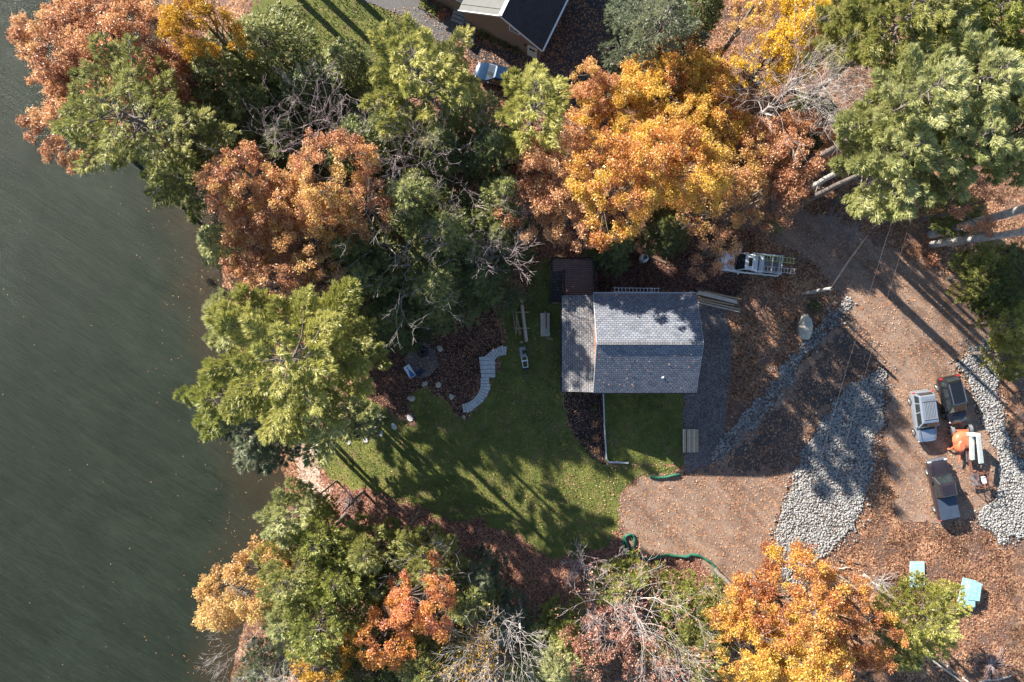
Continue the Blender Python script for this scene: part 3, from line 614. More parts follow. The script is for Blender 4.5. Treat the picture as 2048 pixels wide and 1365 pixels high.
def bare(root, R_, H, bark, rg, depth=5, spread=.45, r0=None, leafcol=None, nfork=3, lean=(0, 0), fork=.4, leafn=3, thin=.009):
    segs = []; ends = []
    th, tp = trunk_segs(H*fork, r0 or (.05+.012*H), rg, lean=(lean[0]*fork, lean[1]*fork), n=4, top=.75, wob=.06); segs += th
    L0 = sqrt(R_**2+(H*(1-fork))**2)*.36
    def gen(p, d, L, r, k):
        m = p+unit(d+rg.normal(0, .13, 3))*L*.5; e = m+unit(d+rg.normal(0, .2, 3))*L*.5
        segs.append(list(p)+list(m)+[r, r*.85]); segs.append(list(m)+list(e)+[r*.85, max(r*.6, thin*.6)])
        if k == 0: ends.append(e); return
        if k <= 3:
            e2 = m+unit(d+rg.normal(0, .7, 3))*L*.42; segs.append(list(m)+list(e2)+[max(r*.4, thin), thin*.6]); ends.append(e2)
        for _ in range(nfork if k > 1 else 3):
            nd = unit(d+rg.normal(0, spread, 3)*np.array([1, 1, .6])+np.array([0, 0, .10])); gen(e, nd, L*rg.uniform(.6, .86), max(r*.46, thin), k-1)
    top = tp[-1]; ga = rg.uniform(0, 6.28); nl = 5
    for i in range(nl):
        a = ga+i*6.283/nl+rg.normal(0, .3); el = atan2(H*(1-fork), R_)+rg.normal(0, .22)
        gen(top-np.array([0, 0, rg.uniform(0, H*fork*.3)]), np.array([cos(a)*cos(el)+lean[0]/H, sin(a)*cos(el)+lean[1]/H, sin(el)]), L0*rg.uniform(.8, 1.1), (r0 or (.05+.012*H))*.32, depth-1)
    v, idx = segs_np(segs, 4); np_mesh('trunk', v, 4, bark, root, idx=idx, smooth=True)
    if leafcol:
        E = np.array(ends); c = np.repeat(E, leafn, 0)+rg.normal(0, .16, (len(E)*leafn, 3))
        np_mesh('crown', quads(c, rg.uniform(.05, .10, len(c)), rg, .5), 4, FOL[leafcol], root, tint=np.repeat(np.clip(rg.normal(.5, .25, len(c)), 0, 1), 4))
KN = {'L': ('maple_tree', 'tree'), 'P': ('pine_tree', 'tree'), 'H': ('hemlock_tree', 'tree'), 'C': ('cedar_tree', 'tree'), 'S': ('spruce_tree', 'tree'), 'B': ('bare_tree', 'tree'), 'K': ('oak_tree', 'tree')}
GRP = {'L': 'autumn maples around the house', 'P': 'pines around the house', 'H': 'dark hemlocks between the larger trees', 'C': 'cedars around the clearing', 'S': 'spruces', 'B': 'leafless trees', 'K': 'autumn oaks by the lake'}
TI = [0]
def tree(k, px, py, r, H, pal, label, **kw):
    TI[0] += 1; rg = np.random.default_rng(TI[0]*37+5)
    zc = kw.pop('zc', None) or H*{'L': .78, 'K': .78, 'P': .68, 'H': .6, 'C': .65, 'S': .5, 'B': .72}[k]
    x, y, _ = P(px, py, zc); R_ = r*(CAMH-zc)/FPX*(1.0 if k == 'B' else 1.14)
    z = float(hgt(x, y)); z = max(z, WATER_Z-.3); nm, cat = KN[k]
    root = empty(nm, (x, y, z), 0, label, cat, GRP[k])
    if k in 'LK': leafy(root, R_, H, kw.pop('depth', min(H*.55, R_*1.25+1.5)), FOL[pal], M['bark'], rg, leaf=.084 if k == 'K' else .076, **kw)
    elif k == 'B': bare(root, R_, H, M[pal], rg, **kw)
    else: conifer(root, R_, H, FOL[pal], M['pinebark'], rg, {'P': 'pine', 'H': 'hemlock', 'C': 'cedar', 'S': 'spruce'}[k], **kw)
    return root
#TABLE
T = [
# top left, over the lake
('K',222,85,155,14,'peach','broad peach oak overhanging the lake in the top left corner',{}),
('K',88,58,112,13,'peach','pale peach oak reaching out over the water at the very top left',{}),
('K',96,232,88,12,'peach','low peach oak bough tree left of the leaning pine over the water',{}),
('K',170,150,120,12,'peach','peach orange oak between the corner oak and the leaning pine',{}),
('K',300,190,95,11,'peach','peach oak showing behind the leaning pine above its trunk',{}),
('L',395,38,82,15,'gold','golden yellow maple at the top edge left of the mown lawn',{}),
('P',262,235,165,19,'pine','sparse yellow green pine with bare dark trunk reaching over the lake',dict(dens=.72,base=.42,tb=.6)),
('P',350,350,75,14,'mid','drooping green pine at the foot of the long dark leaning trunk',dict(dens=.8)),
('H',440,140,96,12,'mid','deep green hemlock just right of the golden maple',{}),
('H',540,100,98,11,'mid','deep green hemlock below left end of the mown lawn at the top',{}),
('H',500,215,88,9,'mid','deep green hemlock above the left bare pinkish tree',{}),
('H',620,190,90,9.5,'dark','dark shaded hemlock between the two pinkish bare trees, upper row',{}),
('H',690,130,60,9,'mid','small green hemlock at the lower edge of the striped lawn',{}),
('H',420,255,75,12,'mid','mid green hemlock right of the leaning pine trunk',{}),
('H',715,300,78,11,'dark','dark hemlock behind the narrow bare tree left of the bright pine',{}),
('P',832,150,118,16,'lime','bright lime green pine left of the blue car',dict(dens=1.25,tb=.68,zc=11.5)),
('P',1066,218,90,17,'lime','bright lime green pine touching the big orange maple',dict(dens=1.25,tb=.66,zc=12.5)),
('H',925,225,62,12,'mid','mid green hemlock between the two bright lime pines',{}),
('H',785,270,66,10,'dark','dark hemlock under the lower left edge of the left lime pine',{}),
('H',1000,310,70,12,'dark','dark hemlock at the left edge of the big orange crowns',{}),
('H',890,300,62,11,'dark','dark hemlock under the two spiky bare trees',{}),
('H',570,290,80,9,'dark','dark hemlock filling the gap above the copper crowns',{}),
('B',562,258,76,15,'twig','wide fan shaped bare tree with pinkish twigs, left of the upper pair',dict(depth=6,nfork=2,spread=.36,thin=.008)),
('B',675,250,54,15,'twig','narrow bare tree with pinkish twigs, right of the upper pair',dict(depth=6,nfork=2,spread=.33,thin=.008)),
('B',795,300,52,12,'twig','small spiky bare tree below the left lime pine',dict(depth=6,nfork=2,spread=.36,thin=.008)),
('B',885,300,66,13,'twig','large spiky bare tree below and between the lime pines',dict(depth=6,nfork=2,spread=.36,thin=.008)),
# middle left orange group
('L',665,352,88,16,'copper','copper orange oak crown, upper right of the lakeside trio',dict(tb=.62)),
('L',610,455,102,13,'copper','copper oak crown in the middle of the lakeside trio',dict(tb=.6)),
('L',572,405,72,14,'copper','small copper crown joining the lakeside trio in its middle gap',dict(tb=.6)),
('L',478,375,88,15,'copper','rusty copper crown on the left of the lakeside trio',dict(tb=.52)),
('L',520,468,97,12,'copper','broad copper crown facing the lake under the lakeside trio',dict(tb=.55)),
('L',730,410,62,13,'copper','small copper crown right of the lakeside trio',dict(open_=.3)),
('K',545,552,92,12,'peach','peach oak with sparse lower boughs above the big lakeside pine',dict(open_=.25)),
('K',640,565,62,10,'peach','sparse peach oak with pale limbs above the right part of the lakeside pine',dict(open_=.5)),
('H',425,480,48,9,'sage','grey green hemlock poking out over the water beside the copper crowns',{}),
('B',745,470,78,14,'whitetwig','pale bare tree at the right flank of the copper crowns',dict(nfork=2)),
('B',925,428,52,12,'twig','pinkish bare tree standing among the central hemlocks',dict(nfork=2,depth=6,thin=.008)),
('H',830,405,78,14,'mid','green hemlock left of the pinkish bare tree in the centre',{}),
('H',900,475,92,11.5,'mid','large green hemlock in the middle of the central thicket',{}),
('H',960,555,70,8,'dark','dark hemlock above the small grey gravel patch',{}),
('H',870,570,80,10,'mid','deep green hemlock above the mulch bed',{}),
('H',785,640,75,7.5,'dark','dark hemlock right of the big lakeside pine',{}),
('H',735,560,80,10,'mid','deep green hemlock behind the white limbed bare tree',{}),
('H',700,500,70,11,'dark','dark hemlock below the pale bare tree',{}),
('H',1000,470,62,8,'dark','dark hemlock left of the brown deck',{}),
('H',1010,400,60,12,'mid','green hemlock tucked under the left end of the orange maples',{}),
('B',822,560,85,12,'whitetwig','bare tree with thick whitish curved limbs over the mulch bed',dict(spread=.75,r0=.20,nfork=2)),
('B',1000,515,52,9,'twig','low bare tree just left of the brown deck',{}),
# big lakeside pine group
('P',468,645,72,14,'sage','grey green pine tip over the water, upper left of the lakeside pine',dict(dens=1.1)),
('P',610,715,165,20,'lime','huge lime green pine spreading over the shore beside the lawn',dict(dens=1.5,tb=.6,base=.5)),
('P',452,800,88,15,'olive','olive yellow pine boughs reaching furthest over the lake',dict(dens=1.1,tb=.6,base=.5)),
('P',510,860,92,14,'spruce','dusty green pine at the bottom left of the lakeside pine',dict(dens=1.1,tb=.55)),
('P',650,835,88,14,'sage','grey green pine over the sandy shore strip',dict(dens=1.0)),
('P',700,690,78,15,'pine','green pine with pale twigs on the house side of the lakeside pine',dict(dens=1.0,base=.55)),
('C',735,845,38,8,'spruce','small dusty tree at the stepping stones',dict(dens=.7)),
# bottom left
('P',568,1040,66,12,'sage','pale grey green pine at the shoreline, top of the lower left thicket',dict(dens=1.15,tb=.6)),
('C',645,1078,66,11,'olive','olive green cedar in the upper part of the lower left thicket',{}),
('P',740,1100,64,10,'pine','bright green pine below the leaning dead poles',dict(dens=1.1)),
('C',590,1150,80,13,'pine','green cedar beside the golden oak at the lake',dict(dens=1.1)),
('C',690,1150,74,11,'olive','olive cedar in the middle of the lower left thicket',{}),
('C',650,1235,90,13,'olive','large olive cedar above the small orange maple at the bottom',{}),
('P',580,1235,62,12,'sage','grey green pine between golden oak and olive cedar',{}),
('P',850,1130,74,9,'pine','loose green pine under the white antler bare tree',dict(dens=.85)),
('C',965,1140,40,7,'spruce','dusty green cedar at the edge of the red leaf carpet',dict(dens=.9)),
('H',930,1195,60,10,'mid','green hemlock right of the scarlet maple',{}),
('H',770,1160,60,8,'dark','dark hemlock above the scarlet maple',{}),
('K',470,1195,92,12,'peachgold','golden peach oak over the lake in the lower left',dict(tb=.7)),
('K',425,1235,55,10,'peachgold','outer bough of golden peach leaves furthest over the lower lake',dict(tb=.65)),
('L',842,1205,80,12,'red','scarlet maple with open pale twigs in the lower thicket',dict(tb=.55,open_=.15)),
('L',770,1275,68,11,'red','orange red maple left below the scarlet maple',dict(tb=.85,open_=.2)),
('L',640,1325,70,11,'gold','golden orange maple at the bottom edge near the lake',dict(tb=.65,open_=.2)),
('B',490,1290,70,6,'whitetwig','low grey brush at the waterline below the golden peach oak',dict(depth=6,spread=.4,fork=.12,nfork=2)),
('B',600,1285,75,7,'twig','pinkish brush between the shoreline brush and the golden maple',dict(depth=6,spread=.4,fork=.12,nfork=2)),
('C',520,1345,60,5,'spruce','dull green shrubby cedar at the bottom edge by the lake',dict(dens=.8)),
('C',575,1300,50,4,'sage','low grey green cedar inside the shoreline brush',dict(dens=.7)),
('C',1335,1262,58,6,'pine','green cedar beneath the white limbed bare maple',dict(dens=.8)),
('C',1065,1345,55,6,'sage','grey green cedar at the bottom edge between the pale trunks',dict(dens=.7)),
('L',1290,1325,70,7,'pink','pale red maple under the white limbs at the bottom edge',dict(open_=.5,dens=.8)),
('B',545,1310,95,8,'whitetwig','fuzzy grey leafless thicket shrub at the lower shore',dict(depth=6,spread=.35,fork=.12)),
('H',850,1325,80,10,'mid','green hemlock at the bottom edge under the scarlet maple',{}),
('H',730,1350,70,10,'dark','dark hemlock at the bottom edge beside the golden maple',{}),
('B',880,1150,74,11,'whitetwig','white antler like bare tree above the scarlet maple',dict(spread=.7,nfork=2)),
# bottom centre
('B',1015,1300,85,13,'whitetwig','white bare tree at the bottom edge left of centre',dict(depth=5)),
('B',935,1330,65,11,'whitetwig','low white bare tree with few yellow leaves at the bottom edge',dict(leafcol='gold')),
('H',1110,1320,78,8,'sage','shaded hemlock at the bottom edge in the centre',dict(dens=.7)),
('H',1000,1240,60,6,'spruce','thin green hemlock beside the crossing dead trunks',dict(dens=.6)),
('H',1130,1262,52,6,'olive','small green hemlock left of the pale red maple',dict(dens=.7)),
('B',1180,1170,52,9,'twig','small bare tree at the red leaf carpet',{}),
('B',1285,1265,140,15,'whitetwig','wide bare maple with white limbs and few pale red leaves',dict(depth=5,leafcol='pink',leafn=3,r0=.22,spread=.55)),
('L',1205,1260,75,9,'pink','low pale red maple under the white limbed maple',dict(open_=.55,dens=.8)),
('L',1160,1335,60,8,'pink','low pale red maple at the bottom edge',dict(open_=.6,dens=.8)),
('C',1225,1165,42,8,'olive','olive cedar left of the green sock curve',{}),
('C',1272,1146,26,7,'olive','narrow olive cedar right below the green sock loop',{}),
('C',1345,1188,46,7,'olive','olive cedar below the long green sock',dict(dens=.8)),
('C',1405,1235,62,9,'pine','green cedar at the tail end of the green sock',{}),
('P',1400,1290,75,10,'pine','green pine behind white limbs at the bottom',dict(dens=.8)),
# bottom right
('L',1600,1240,118,14,'orange','large orange maple at the bottom right below the rubble',dict(tb=.55)),
('L',1500,1215,72,12,'orange','orange maple at the lower tip of the drive',dict(tb=.5)),
('L',1500,1310,85,13,'orange','golden orange maple at the bottom edge right of the bare maple',dict(tb=.8)),
('L',1620,1320,85,14,'orange','yellow orange maple at the bottom edge in the lower right',dict(tb=.82)),
('L',1725,1275,80,12,'orange','orange maple beside the yellow green cedar',dict(tb=.42,open_=.15)),
('L',1690,1180,52,9,'orange','small orange maple above the large orange maple',dict(tb=.45,open_=.25)),
('C',1834,1228,78,10,'lime','yellow green cedar over the aqua sheet in the lower right',dict(dens=1.15,tb=.6,base=.45)),
('H',1800,1300,45,7,'mid','small dull green hemlock below the yellow green cedar',dict(dens=.7)),
# big orange mass
('L',1340,195,120,7.5,'orange','yellow orange maple at the top of the large orange canopy',dict(tb=.78)),
('L',1235,255,104,8.5,'orange','golden maple on the upper left of the large orange canopy',dict(tb=.74)),
('L',1190,180,62,9.5,'copper','pinkish copper maple at the canopy corner by the dark drive',dict(tb=.6)),
('L',1340,140,45,8,'orange','small golden crown poking up from the canopy top',dict(tb=.7)),
('L',1435,145,54,6.5,'orange','small orange crown below the top dark gap',dict(tb=.7)),
('L',1425,225,84,7,'orange','orange maple right of the canopy centre',dict(tb=.58)),
('L',1350,325,110,14,'orange','golden maple in the very middle of the orange canopy',dict(tb=.76)),
('L',1230,365,105,17,'orange','orange maple in the lower middle of the canopy',dict(tb=.6)),
('K',1110,345,102,12,'peach','peach orange oak at the left end of the canopy above the deck',dict(tb=.65,open_=.12)),
('K',1150,418,76,12,'peach','peach oak hanging right over the deck',dict(tb=.55)),
('K',1060,400,70,11,'peach','peach oak touching the dark hemlocks left of the deck',dict(tb=.55)),
('L',1475,315,94,6.5,'copper','rust orange maple right of the golden middle maple',dict(tb=.7,open_=.2,depth=3.2)),
('L',1585,300,92,6.5,'rust','rusty maple below the grey bare trees',dict(tb=.9,open_=.1)),
('L',1560,375,78,5,'rust','sparse rusty maple at the top bend of the drive',dict(tb=.9,open_=.5,depth=2.5)),
('L',1440,415,86,8,'copper','sparse copper maple above the white pickup',dict(tb=.75,open_=.5,depth=3)),
('L',1430,500,52,9,'peach','thin peach sapling crown covering the white pickup bonnet',dict(tb=.6,open_=.3)),
('H',1328,455,48,6,'dark','dark hemlock between the orange canopy and the tank',dict(dens=.9)),
('H',1225,490,48,6,'dark','small dark hemlock right of the deck',{}),
('L',1500,30,42,13,'copper','small copper maple left of the yellow maple at the top',dict(tb=.8)),
('L',1605,50,88,10,'yellow','bright yellow maple at the top edge',dict(tb=.6)),
('L',1530,120,55,9,'yellow','yellow maple beneath the grey bare tree',dict(tb=.35,open_=.2)),
('S',1322,68,118,12,'spruce','dusty grey green spruce beside the dark drive at the top',dict(dens=1.15,zc=6,base=.12)),
('H',1400,10,50,9,'dark','dark hemlock behind the dusty spruce at the top edge',{}),
('B',1590,165,98,16,'whitetwig','tall grey bare tree below the bright yellow maple',dict(depth=5,spread=.42)),
('B',1690,215,82,15,'whitetwig','grey bare tree left of the big green pines',dict(depth=5,spread=.45)),
('B',1640,130,60,12,'twig','thin bare tree between the yellow maple and the green pines',dict(depth=4)),
# right hand pines
('P',1790,50,135,21,'pine','yellow green pine at the top edge right of the yellow maple',dict(base=.6,dens=1.5,tb=.62,zc=16)),
('P',1945,55,120,21,'olive','olive green pine in the top right corner',dict(base=.6,dens=1.45,tb=.5,zc=16)),
('P',1705,65,78,17,'pine','yellow green pine touching the bright yellow maple',dict(dens=1.3,tb=.6,base=.4)),
('P',1850,130,80,18,'sage','grey green pine filling the upper middle of the large pine group',dict(dens=1.3,tb=.6,base=.45)),
('B',1645,190,78,13,'whitetwig','middle grey bare tree between the other two near the pines',dict(depth=5,spread=.42)),
('H',1640,245,60,5,'dark','low dark hemlock under the grey bare trees',{}),
('P',1790,215,118,22,'sage','grey green pine left in the large pine group',dict(base=.6,dens=1.5,tb=.6,zc=17)),
('P',1915,190,125,22,'sage','grey green pine in the middle of the large pine group',dict(base=.6,dens=1.5,tb=.62,zc=17)),
('P',2035,150,90,21,'sage','grey green pine cut by the right edge near the top',dict(base=.6,dens=1.4,tb=.55,zc=16)),
('P',1765,330,105,20,'sage','grey green pine hanging over the leafy bank beside the drive',dict(base=.6,dens=1.5,tb=.55,zc=15)),
('P',1890,305,105,21,'sage','grey green pine above the two pale leaning trunks',dict(base=.6,dens=1.45,tb=.52,zc=16)),
('P',2010,275,98,21,'sage','grey green pine at the right edge above the leaning trunks',dict(base=.6,dens=1.4,tb=.55,zc=16)),
('L',1955,410,52,10,'rust','small rusty sapling behind the pale leaning trunks',dict(tb=.6,open_=.3)),
('H',1930,425,48,6,'mid','green hemlock showing between the pale leaning trunks',{}),
('C',1965,548,66,7,'pine','fresh green cedar below the pale leaning trunks',dict(tb=.6)),
('H',2030,560,70,11,'dark','dark hemlock at the right edge below the leaning trunks',{}),
('C',2030,650,52,9,'lime','yellow green cedar at the right edge above the rubble',dict(tb=.5)),
('C',2025,710,42,8,'lime','small yellow green cedar next to the right rubble strip',dict(tb=.45)),
# outside the frame, their trunks throw the shadows on the top lawn
('P',339,-330,90,21,'pine','pine beyond the top edge, left of three',dict(base=.6)),
('P',405,-330,90,21,'pine','pine beyond the top edge, middle of three',dict(base=.6)),
('P',482,-340,90,21,'pine','pine beyond the top edge, right of three',dict(base=.6)),
]
for k, px, py, r, H, pal, lab, kw in T: tree(k, px, py, r, H, pal, lab, **kw)
# ------------------------------------------------------------------ small tree pieces, dead trunks, pale leaning trunks
def snag(px, py, H, r, label, name='dead_tree', mat='palebark', top=.45, br=5, group='dead standing trunks', seed=1, lean=(0, 0)):
    x, y, z = G(px, py); root = empty(name, (x, y, z), 0, label, 'dead tree', group); rg = np.random.default_rng(seed)
    segs, tp = trunk_segs(H, r, rg, n=8, top=top, wob=.07, lean=lean)
    if br:
        bs = segs
        for i in range(br):
            a = tip_at(tp, H*rg.uniform(.45, .98)); d = unit(rg.normal(size=3)+np.array([0, 0, .3])); L = rg.uniform(.5, 1.3)
            m = a+d*L*.5; e = m+unit(d+rg.normal(0, .35, 3))*L*.6; bs += [list(a)+list(m)+[r*.28, r*.18], list(m)+list(e)+[r*.18, r*.06]]
            e2 = m+unit(d+rg.normal(0, .7, 3))*L*.4; bs.append(list(m)+list(e2)+[r*.12, r*.05])
    v, idx = segs_np(segs, 9); np_mesh('trunk', v, 4, M[mat], root, idx=idx, smooth=True)
    return root
snag(727,983,8,.13,'dead brown pole leaning past the lawn edge, right of the lower left pair',seed=2,mat='bark')
snag(674,964,6.5,.10,'thin dead pole nearest the sandy shore, left of the lower left pair',seed=3,mat='bark')
snag(838,1024,6.5,.11,'dead pole with long shadow halfway along the lower lawn edge',seed=4,mat='bark')
snag(858,1048,5,.08,'short thin dead pole just below the halfway dead pole',seed=5,mat='bark')
snag(912,1066,4.5,.07,'thin dead sapling stem at the dark red leaf strip',seed=6,mat='bark')
snag(1040,1200,7,.17,'crooked pale dead trunk by the crossing shadows below the leaf carpet',seed=7,br=4)
snag(1205,1168,6,.08,'thin white dead stem left of the olive cedars',seed=8)
snag(1250,1180,9,.26,'thick white broken trunk between the two olive cedars',seed=9,br=3,top=.8)
snag(905,1270,8,.2,'broken white trunk right of the scarlet maple',seed=10,br=8)
snag(995,1280,12,.20,'tall pale trunk crossing the bottom thicket diagonally',seed=11)
snag(1058,1290,9,.22,'upright mottled trunk at the bottom thicket centre',seed=12,br=3)
snag(1862,470,18.5,.40,'upper of two thick pale trunks leaning off the right edge',name='leaning_trunk',seed=13,br=9,top=.6,lean=(2,.8),group='thick pale leaning trunks')
snag(1864,489,18.5,.34,'lower of two thick pale trunks leaning off the right edge',name='leaning_trunk',seed=14,br=9,top=.6,lean=(1.5,-1.2),group='thick pale leaning trunks')
snag(1895,492,13,.16,'thin pale trunk running between the two thick leaning ones',name='leaning_trunk',seed=19,br=4,lean=(1.5,.3),group='thick pale leaning trunks')
snag(1582,398,9.5,.26,'thick pale trunk crossing the rusty maple at the drive bend',name='leaning_trunk',seed=15,br=3,top=.8,group='thick pale leaning trunks')
snag(1962,560,7,.07,'thin whitish dead sapling over the fresh green cedar',seed=16,br=10)
snag(1840,1290,7,.14,'pale cream trunk standing below the yellow green cedar',seed=17,br=2)
snag(1335,480,8,.12,'dark thin trunk under the orange canopy by the tank',seed=18,br=4)
snag(1455,420,9,.13,'slim trunk at the top bend of the drive left of the pickup ladders',seed=20,br=6,mat='bark')
snag(1432,452,10,.15,'slim dark trunk left of the white pickup in the leaves',seed=21,br=6,mat='bark')
def fallen(px0, py0, px1, py1, r, label, mat='palebark', seed=1, z=.12):
    a = G(px0, py0); b = G(px1, py1); rg = np.random.default_rng(seed); mb = MB()
    pts = [(a[0]+(b[0]-a[0])*t+rg.normal(0, .06), a[1]+(b[1]-a[1])*t+rg.normal(0, .06), a[2]+(b[2]-a[2])*t+r+z+rg.normal(0, .02)) for t in (0, .25, .5, .75, 1)]
    pipe(mb, pts, r, 9, 5, rf=lambda t: 1-.45*t); o = mb.build('fallen_log', M[mat], smooth=True)
    return tag(o, label, 'log', 'fallen logs in the lower right')
fallen(1641,1121,1722,1187,.10,'long thin pale log starting beside the white bag','palewood',1)
fallen(1672,1141,1698,1133,.07,'short pale branch forking off the long thin log','palewood',2)
fallen(1722,1145,1775,1186,.15,'thicker pale log right of the long thin log','palewood',3)
fallen(1836,1298,1930,1370,.11,'cream log running off the bottom edge with its dark shadow','palewood',4)
fallen(1952,1363,2020,1352,.09,'short whitish log in the bottom right corner','palebark',5)
fallen(1672,1122,1730,1128,.06,'dark twig lying above the short forked branch','bark',6)
def rock(name, px, py, d, label, mat='boulder', rz=0, seed=1, sink=.25, cat='rock', group=None):
    import bmesh
    bm = bmesh.new(); bmesh.ops.create_icosphere(bm, subdivisions=3, radius=1); rg = random.Random(seed)
    from mathutils import noise as mn
    off = Vector((seed*3.1, seed*1.7, 0))
    for v in bm.verts:
        n = v.co.normalized(); k = 1+.38*mn.noise(n*1.2+off)+.2*mn.noise(n*2.7+off)+.07*mn.noise(n*7+off); v.co = n*k
        v.co.z = max(-.6, min(v.co.z, .82+.06*mn.noise(n*4+off)))
        v.co = Vector((v.co.x*d[0]/2, v.co.y*d[1]/2, v.co.z*d[2]/2))
    me = bpy.data.meshes.new(name); bm.to_mesh(me); bm.free(); me.polygons.foreach_set('use_smooth', [True]*len(me.polygons)); me.set_sharp_from_angle(angle=R(28)); me.materials.append(M[mat])
    o = bpy.data.objects.new(name, me); C.objects.link(o); x, y, z = G(px, py); o.location = (x, y, z+d[2]/2-sink*d[2]); o.rotation_euler = (0, 0, rz)
    return tag(o, label, cat, group)
rock('boulder', 1607, 657, (1.35,2.35,1.5), 'large cream boulder at the top of the thin rubble strip', rz=.12, seed=3, cat='boulder')
SR = 'pale rocks around the mulch bed'
rock('rock', 880, 697, (.45,.65,.3), 'small pale rock topmost of the mulch bed rocks', rz=.4, seed=5, group=SR)
rock('rock', 850, 768, (.6,.4,.25), 'grey flat rock below the dark patio', rz=.4, seed=6, group=SR)
rock('rock', 877, 770, (.5,.55,.3), 'tan rock at the lower edge of the mulch bed', seed=7, group=SR)
rock('rock', 903, 794, (.5,.45,.3), 'pale rock at the lower right of the mulch bed', seed=8, group=SR)
rock('rock', 823, 797, (.7,.5,.3), 'broad pale rock at the lower left of the mulch bed', seed=9, group=SR)
rock('rock', 928, 834, (.28,.35,.18), 'smallest pale rock, in the grass below the curved steps', seed=10, group=SR)
rock('rock', 609, 922, (.3,.3,.25), 'round pale stone on the sandy shore strip', seed=12, group=SR)
PG = 'stepping stones across the lawn'
for i, (px, py, w, l, a) in enumerate([(820,836,.42,.62,.45),(788,853,.4,.6,.5),(760,866,.45,.6,.6),(732,880,.4,.5,.5),(697,884,.4,.45,.2),(666,893,.4,.6,.1),(632,896,.42,1.15,.12)]):
    x, y, z = G(px, py); mb = MB(); rg = random.Random(i)
    pts = [(cos(t)*w/2*(1.25 if abs(cos(t)) > .6 else 1)*rg.uniform(.9, 1.1), sin(t)*l/2*(1.2 if abs(sin(t)) > .6 else 1)*rg.uniform(.9, 1.1)) for t in [k*pi/5+.3 for k in range(10)]]
    mb.prism(pts, -.03, .09); o = mb.build('stepping_stone', M['stone'], bevel=.02); o.location = (x, y, z+.02); o.rotation_euler = (0, 0, a)
    tag(o, ['pale stepping stone nearest the mulch bed','second stepping stone counted from the mulch bed','third stepping stone counted from the mulch bed','fourth stepping stone counted from the mulch bed','small fifth stepping stone counted from the mulch bed','sixth stepping stone, next to the long shore slab','long narrow pale slab at the sandy shore'][i], 'stepping stone', PG)

# ------------------------------------------------------------------ main house
def shift(o, loc): o.location = loc; return o
HZ = 5.2; RZ = 7.45; s5 = (CAMH-HZ)/FPX
hx0, hx1 = (1187-CX)*s5, (1392-CX)*s5; hy1, hy0 = (CY-588)*s5, (CY-785)*s5; hym = (hy0+hy1)/2
house = empty('house', ((hx0+hx1)/2, hym, 0), 0, 'grey shingled house with gable roof and lower side roof beside the lawn', 'house')
ox, oy = (hx0+hx1)/2, hym; W2 = (hx1-hx0)/2; D2 = (hy1-hy0)/2
mb = MB(); wi = .25; wx, wy = W2-wi, D2-.4
mb.prism([(-wx,-wy),(wx,-wy),(wx,wy),(-wx,wy)], -.3, HZ+.05)
for sx in (-1, 1):
    xa, xb = (sx*wx, sx*(wx-.15)) if sx > 0 else (-wx, -(wx-.15))
    mb.add([(xa,-wy,HZ+.05),(xa,wy,HZ+.05),(xa,0,RZ-.22),(xb,-wy,HZ+.05),(xb,wy,HZ+.05),(xb,0,RZ-.22)], [(0,1,2),(3,5,4),(0,2,5,3),(1,4,5,2),(0,3,4,1)])
mb.build('wall', M['siding'], house)
sl_ = sqrt(D2**2+(RZ-HZ)**2); ang = atan2(RZ-HZ, D2)
for sgn in (-1, 1):
    mb = MB(); mb.box((0, sl_/2, 0), (2*W2, sl_, .14)); o = mb.build('roof', M['shingle'], house)
    o.rotation_euler = (-ang, 0, 0 if sgn > 0 else pi); o.location = (0, 0, RZ+.02) if sgn > 0 else (0, 0, RZ+.02)
    if sgn > 0: roofN = o
    else: roofS = o
mb = MB(); mb.bar((-W2-.01,0,RZ+.11), (W2+.01,0,RZ+.11), .26, .05); mb.build('ridge_cap', M['shingle_low'], house)
for sgn in (-1, 1):
    mb = MB(); mb.bar((-W2,sgn*(D2+.07),HZ-.02), (W2,sgn*(D2+.07),HZ-.02), .13, .12); mb.build('gutter', M['greytrim'] if sgn > 0 else M['blackmetal'], house)
    for e in (-1, 1):
        mb = MB(); mb.bar((e*(W2+.02),sgn*D2,HZ-.04), (e*(W2+.02),0,RZ-.04), .04, .2); mb.build('verge_board', M['greytrim'], house)
mb = MB(); vx, vy = (1327-CX)*(CAMH-6.2)/FPX-ox, (CY-755)*(CAMH-6.2)/FPX-oy
vz = RZ-(RZ-HZ)*abs(vy)/D2
mb.tube((vx,vy,vz-.1), (vx,vy,vz+.14), .07, n=12); mb.tube((vx,vy,vz+.02), (vx,vy,vz+.12), .16, .09, n=12); mb.build('vent_pipe', M['whiteplastic'], house, smooth=True)
# lower side roof
lz0, lz1 = 3.3, 4.3; lx0 = (1124-CX)*(CAMH-lz0)/FPX-ox; lx1 = -wx-.0
ly1 = (CY-591)*(CAMH-3.8)/FPX-oy; ly0 = (CY-784)*(CAMH-3.8)/FPX-oy
a2 = atan2(lz1-lz0, lx1-lx0); L2 = sqrt((lx1-lx0)**2+(lz1-lz0)**2)
mb = MB(); mb.box((L2/2, 0, 0), (L2, ly1-ly0, .14)); o = mb.build('side_roof', M['shingle_low'], house); o.location = (lx0, (ly0+ly1)/2, lz0+.05); o.rotation_euler = (0, -a2, 0)
mb = MB(); mb.prism([(lx0+.35,ly0+.3),(-wx-.005,ly0+.3),(-wx-.005,ly1-.3),(lx0+.35,ly1-.3)], -.3, lz0+.02); mb.build('side_wall', M['siding'], house)
mb = MB(); mb.box((-wx-.03, .4, 4.62), (.05, 2*wy-2.6, .55)); mb.build('cedar_band', M['cedar'], house)
